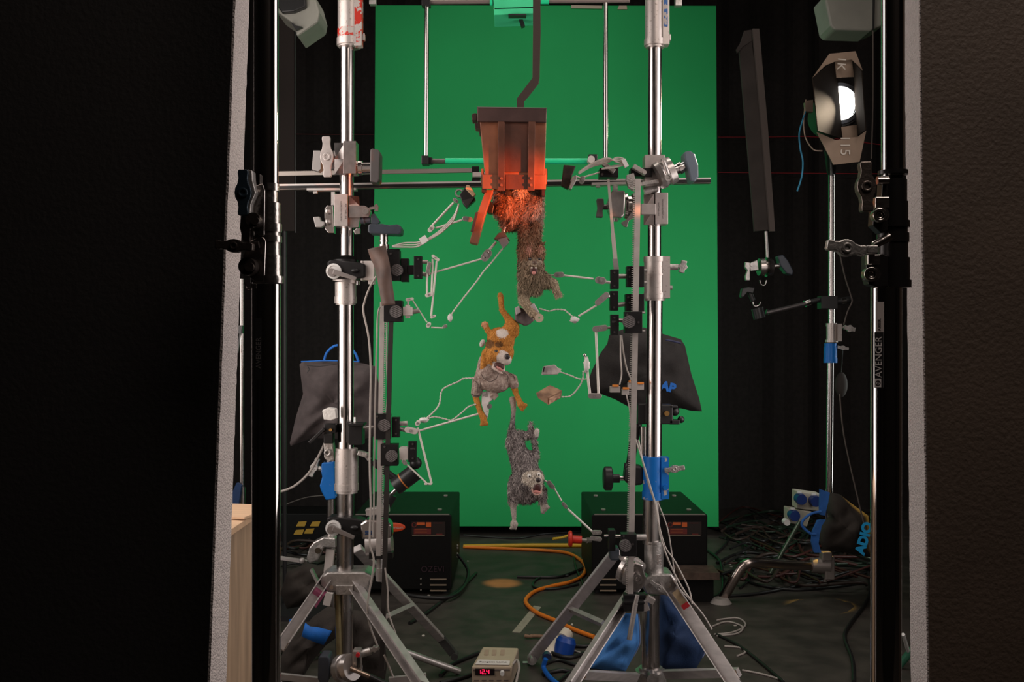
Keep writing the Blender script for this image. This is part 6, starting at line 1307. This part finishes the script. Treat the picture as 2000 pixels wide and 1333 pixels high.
m = MB(); m.pp([(1643, 248), (1674, 244), (1676, 268), (1646, 272)], d-.03, .004); t.part('bottom_plate', m, TAN)
CH1 = mat('chalk_white', (.75, .68, .6), 0, .6)
text('lettering', '1K', .046, P(1643, 124, d-.068), up(-PI/2-.1), CH1, tp, t.b, .0004)
text('lettering', '115', .052, P(1650, 284, d-.068), up(-PI/2), CH1, bd2, t.b, .0004)
m = MB(); m.pt([(1574, 195), (1570, 235), (1573, 268), (1588, 292), (1606, 295)], 3, d-.02, 8, 4); m.pp([(1572, 200), (1578, 196), (1588, 195), (1588, 219), (1574, 217)], d-.02, .02); t.part('yoke', m, mat('tan_bracket', (.40, .30, .24), .7, .4), kind='stuff')
m = MB(); m.cyl(P(1620, 290, d), P(1624, 335, 4.3), .02); t.part('yoke_stem', m, BLACKP)
m = MB(); m.pt([(1575, 212), (1567, 238), (1561, 262), (1563, 290), (1568, 315), (1566, 345), (1557, 374)], 3.4, d-.02, 8, 5); solo('cable', 'short bright blue cable hanging left of the lit lamp', 'cable', m, mat('cyan_cable', (.03, .22, .38), 0, .4))
m = MB(); m.pt([(1705, 60), (1705, 200), (1702, 310)], 3, 3.9, 8, 3); solo('cable', 'thin dark cable hanging straight down between the lit lamp and right foreground pole', 'cable', m, mat('dim_cable', (.10, .08, .07), 0, .6))
m = MB(); m.pt([(1640, 495), (1650, 540), (1662, 578), (1664, 590), (1655, 610), (1648, 635)], 3, 4.2, 8, 4); solo('cable', 'thin dark cable hanging beside the lamp stand under the sideways T-handle', 'cable', m, MC['dim_cable'])
m = MB(); m.pt([(1640, 770), (1648, 850), (1672, 960), (1700, 1075)], 3, 4.0, 8, 4); solo('cable', 'thin dull cable slanting down over the brown bag at far right', 'cable', m, MC['dim_cable'])
t = T('hanging_weight', 'dim brown pear-shaped weight hanging behind the lamp stand', 'weight', P(1643, 778, 4.33))
m = MB(); m.ell(P(1643, 752, 4.33), (.028, .015, .055)); t.part('weight', m, mat('dim_brown', (.035, .028, .024), 0, .7))
m = MB(); m.pc(1643, 730, 1646, 684, 1.5, 4.33, seg=6); t.part('string', m, CABLEB)
# narrow cloth flag with clamp and arm
t = T('black_flag', 'tall narrow charcoal cloth flag hanging on a rod left of the lit lamp', 'flag', P(1498, 500, 4.2))
d = 4.2
FC = mat('brown_flag_cloth', (.045, .036, .032), 0, .9, var=.3, vscale=10)
m = MB(); m.pp([(1444, 92), (1452, 80), (1468, 78), (1488, 240), (1508, 448), (1474, 452), (1464, 330)], d, .02); t.part('cloth', m, FC)
m = MB(); m.pp([(1470, 56), (1483, 56), (1500, 250), (1514, 452), (1504, 452), (1488, 250)], d-.02, .02); t.part('edge_frame', m, mat('flag_frame', (.085, .066, .058), 0, .7))
m = MB(); m.pp([(1438, 96), (1446, 84), (1454, 60), (1468, 58), (1468, 80), (1450, 92), (1440, 104)], d-.01, .01); t.part('frayed_top', m, FC)
m = MB(); m.pc(1496, 452, 1499, 506, 6, d); t.part('rod', m, ALU)
t = T('knuckle_clamp', 'small chrome clamp with dark wing knob holding the hanging cloth flag', 'clamp', P(1499, 556, d))
m = MB(); m.lathe(P(1482, 522, d-.02), (1, .1, 0), [(0, 0), (0, .036), (.02, .040), (.022, .028), (.030, .028), (.032, .042), (.055, .038), (.055, 0)], 28); t.part('disc', m, CHROMED)
m = MB(); m.pp([(1462, 515), (1480, 508), (1482, 528), (1466, 530)], d-.02, .04); m.disc(1469, 517, 4, d-.045, .01); t.part('ear', m, STEEL, bevel=.003)
m = MB(); m.pp([(1456, 512), (1465, 513), (1465, 548), (1457, 548), (1456, 540), (1460, 528), (1455, 522)], d-.03, .02); t.part('wing_screw', m, STEEL, bevel=.002)
m = MB(); m.pc(1508, 520, 1524, 519, 9, d-.03); t.part('stem', m, CHROME)
m = MB(); m.pp([(1519, 500), (1530, 498), (1540, 510), (1550, 530), (1548, 538), (1536, 534), (1525, 520)], d-.03, .05); t.part('knob', m, KNOB, bevel=.004)
m = MB(); m.pt([(1484, 548), (1487, 556), (1494, 557), (1497, 548)], 3, d-.02, 8, 4); t.part('hook', m, CHROME)
t = T('magic_arm', 'black articulated arm reaching from the flag clamp to the lamp stand', 'arm', P(1484, 625, 4.24))
d = 4.24
m = MB(); m.pp([(1447, 580), (1450, 564), (1462, 560), (1475, 562), (1472, 574), (1460, 572), (1452, 582)], d, .04); t.part('handle', m, BLACKP, bevel=.004)
m = MB(); m.pc(1464, 570, 1471, 588, 10, d); t.part('neck', m, BLACKP)
m = MB(); m.pt([(1471, 590), (1473, 598), (1482, 597), (1486, 590)], 3, d, 8, 4); t.part('hook', m, CHROME)
m = MB(); m.pc(1479, 602, 1484, 622, 24, d); t.part('joint', m, BLACKP, label='round black joint')
m = MB(); m.pc(1496, 610, 1500, 611, 12, d); m.pc(1500, 611, 1572, 594, 9, d); t.part('arm_tube', m, mat('dark_arm', (.10, .09, .09), .6, .35))
m = MB(); m.pc(1572, 594, 1582, 590, 13, d); t.part('ring', m, CHROME)
m = MB(); m.pc(1582, 590, 1604, 585, 10, d); m.pb(1600, 579, 1632, 604, d, .06); m.pc(1632, 590, 1660, 586, 14, d); t.part('socket', m, BLACKP, bevel=.002, kind='stuff')
m = MB(); m.pc(1644, 589, 1652, 588, 11, d-.01); t.part('ring', m, CHROME)
# socket block: blue and white industrial outlets
t = T('socket_block', 'cluster of blue and cream industrial sockets left of the brown bag at far right', 'socket', P(1575, 1040, 4.5))
d = 4.5
CR = mat('cream_block', (.42, .38, .31), 0, .5); NB = mat('socket_blue', (.008, .03, .16), 0, .4)
for (pts) in ([(1556, 960), (1604, 966), (1600, 1000), (1556, 994)], [(1540, 994), (1586, 1000), (1576, 1030), (1540, 1022)]):
    m = MB(); m.pp(pts, d, .08); t.part('block', m, CR, bevel=.004)
for (x, y) in ((1563, 975), (1591, 979), (1550, 1007)):
    m = MB(); m.disc(x, y, 10, d-.06, .05); m.disc(x, y, 11, d-.045, .01); s_ = t.part('socket', m, NB)
    m = MB(); m.pb(x-6, y-15, x+2, y-11, d-.06, .01); t.part('latch', m, WHITE, s_)
m = MB(); m.disc(1535, 1020, 6, d-.05, .04); t.part('plug', m, WHITE)
# pale floor bits behind right foreground stand
t = T('light_stand', 'stand leg with white and green tube seen between right pole and foam board', 'light stand', fl(1775, 1333))
m = MB(); m.cyl(P(1764, 1240, 3.25), fl(1782, 1300), .006); t.part('leg', m, WHITE); m = MB(); m.cyl(P(1800, 1248, 3.3), fl(1752, 1306), .012); t.part('leg', m, mat('green_leg', (.05, .2, .12), .3, .5))
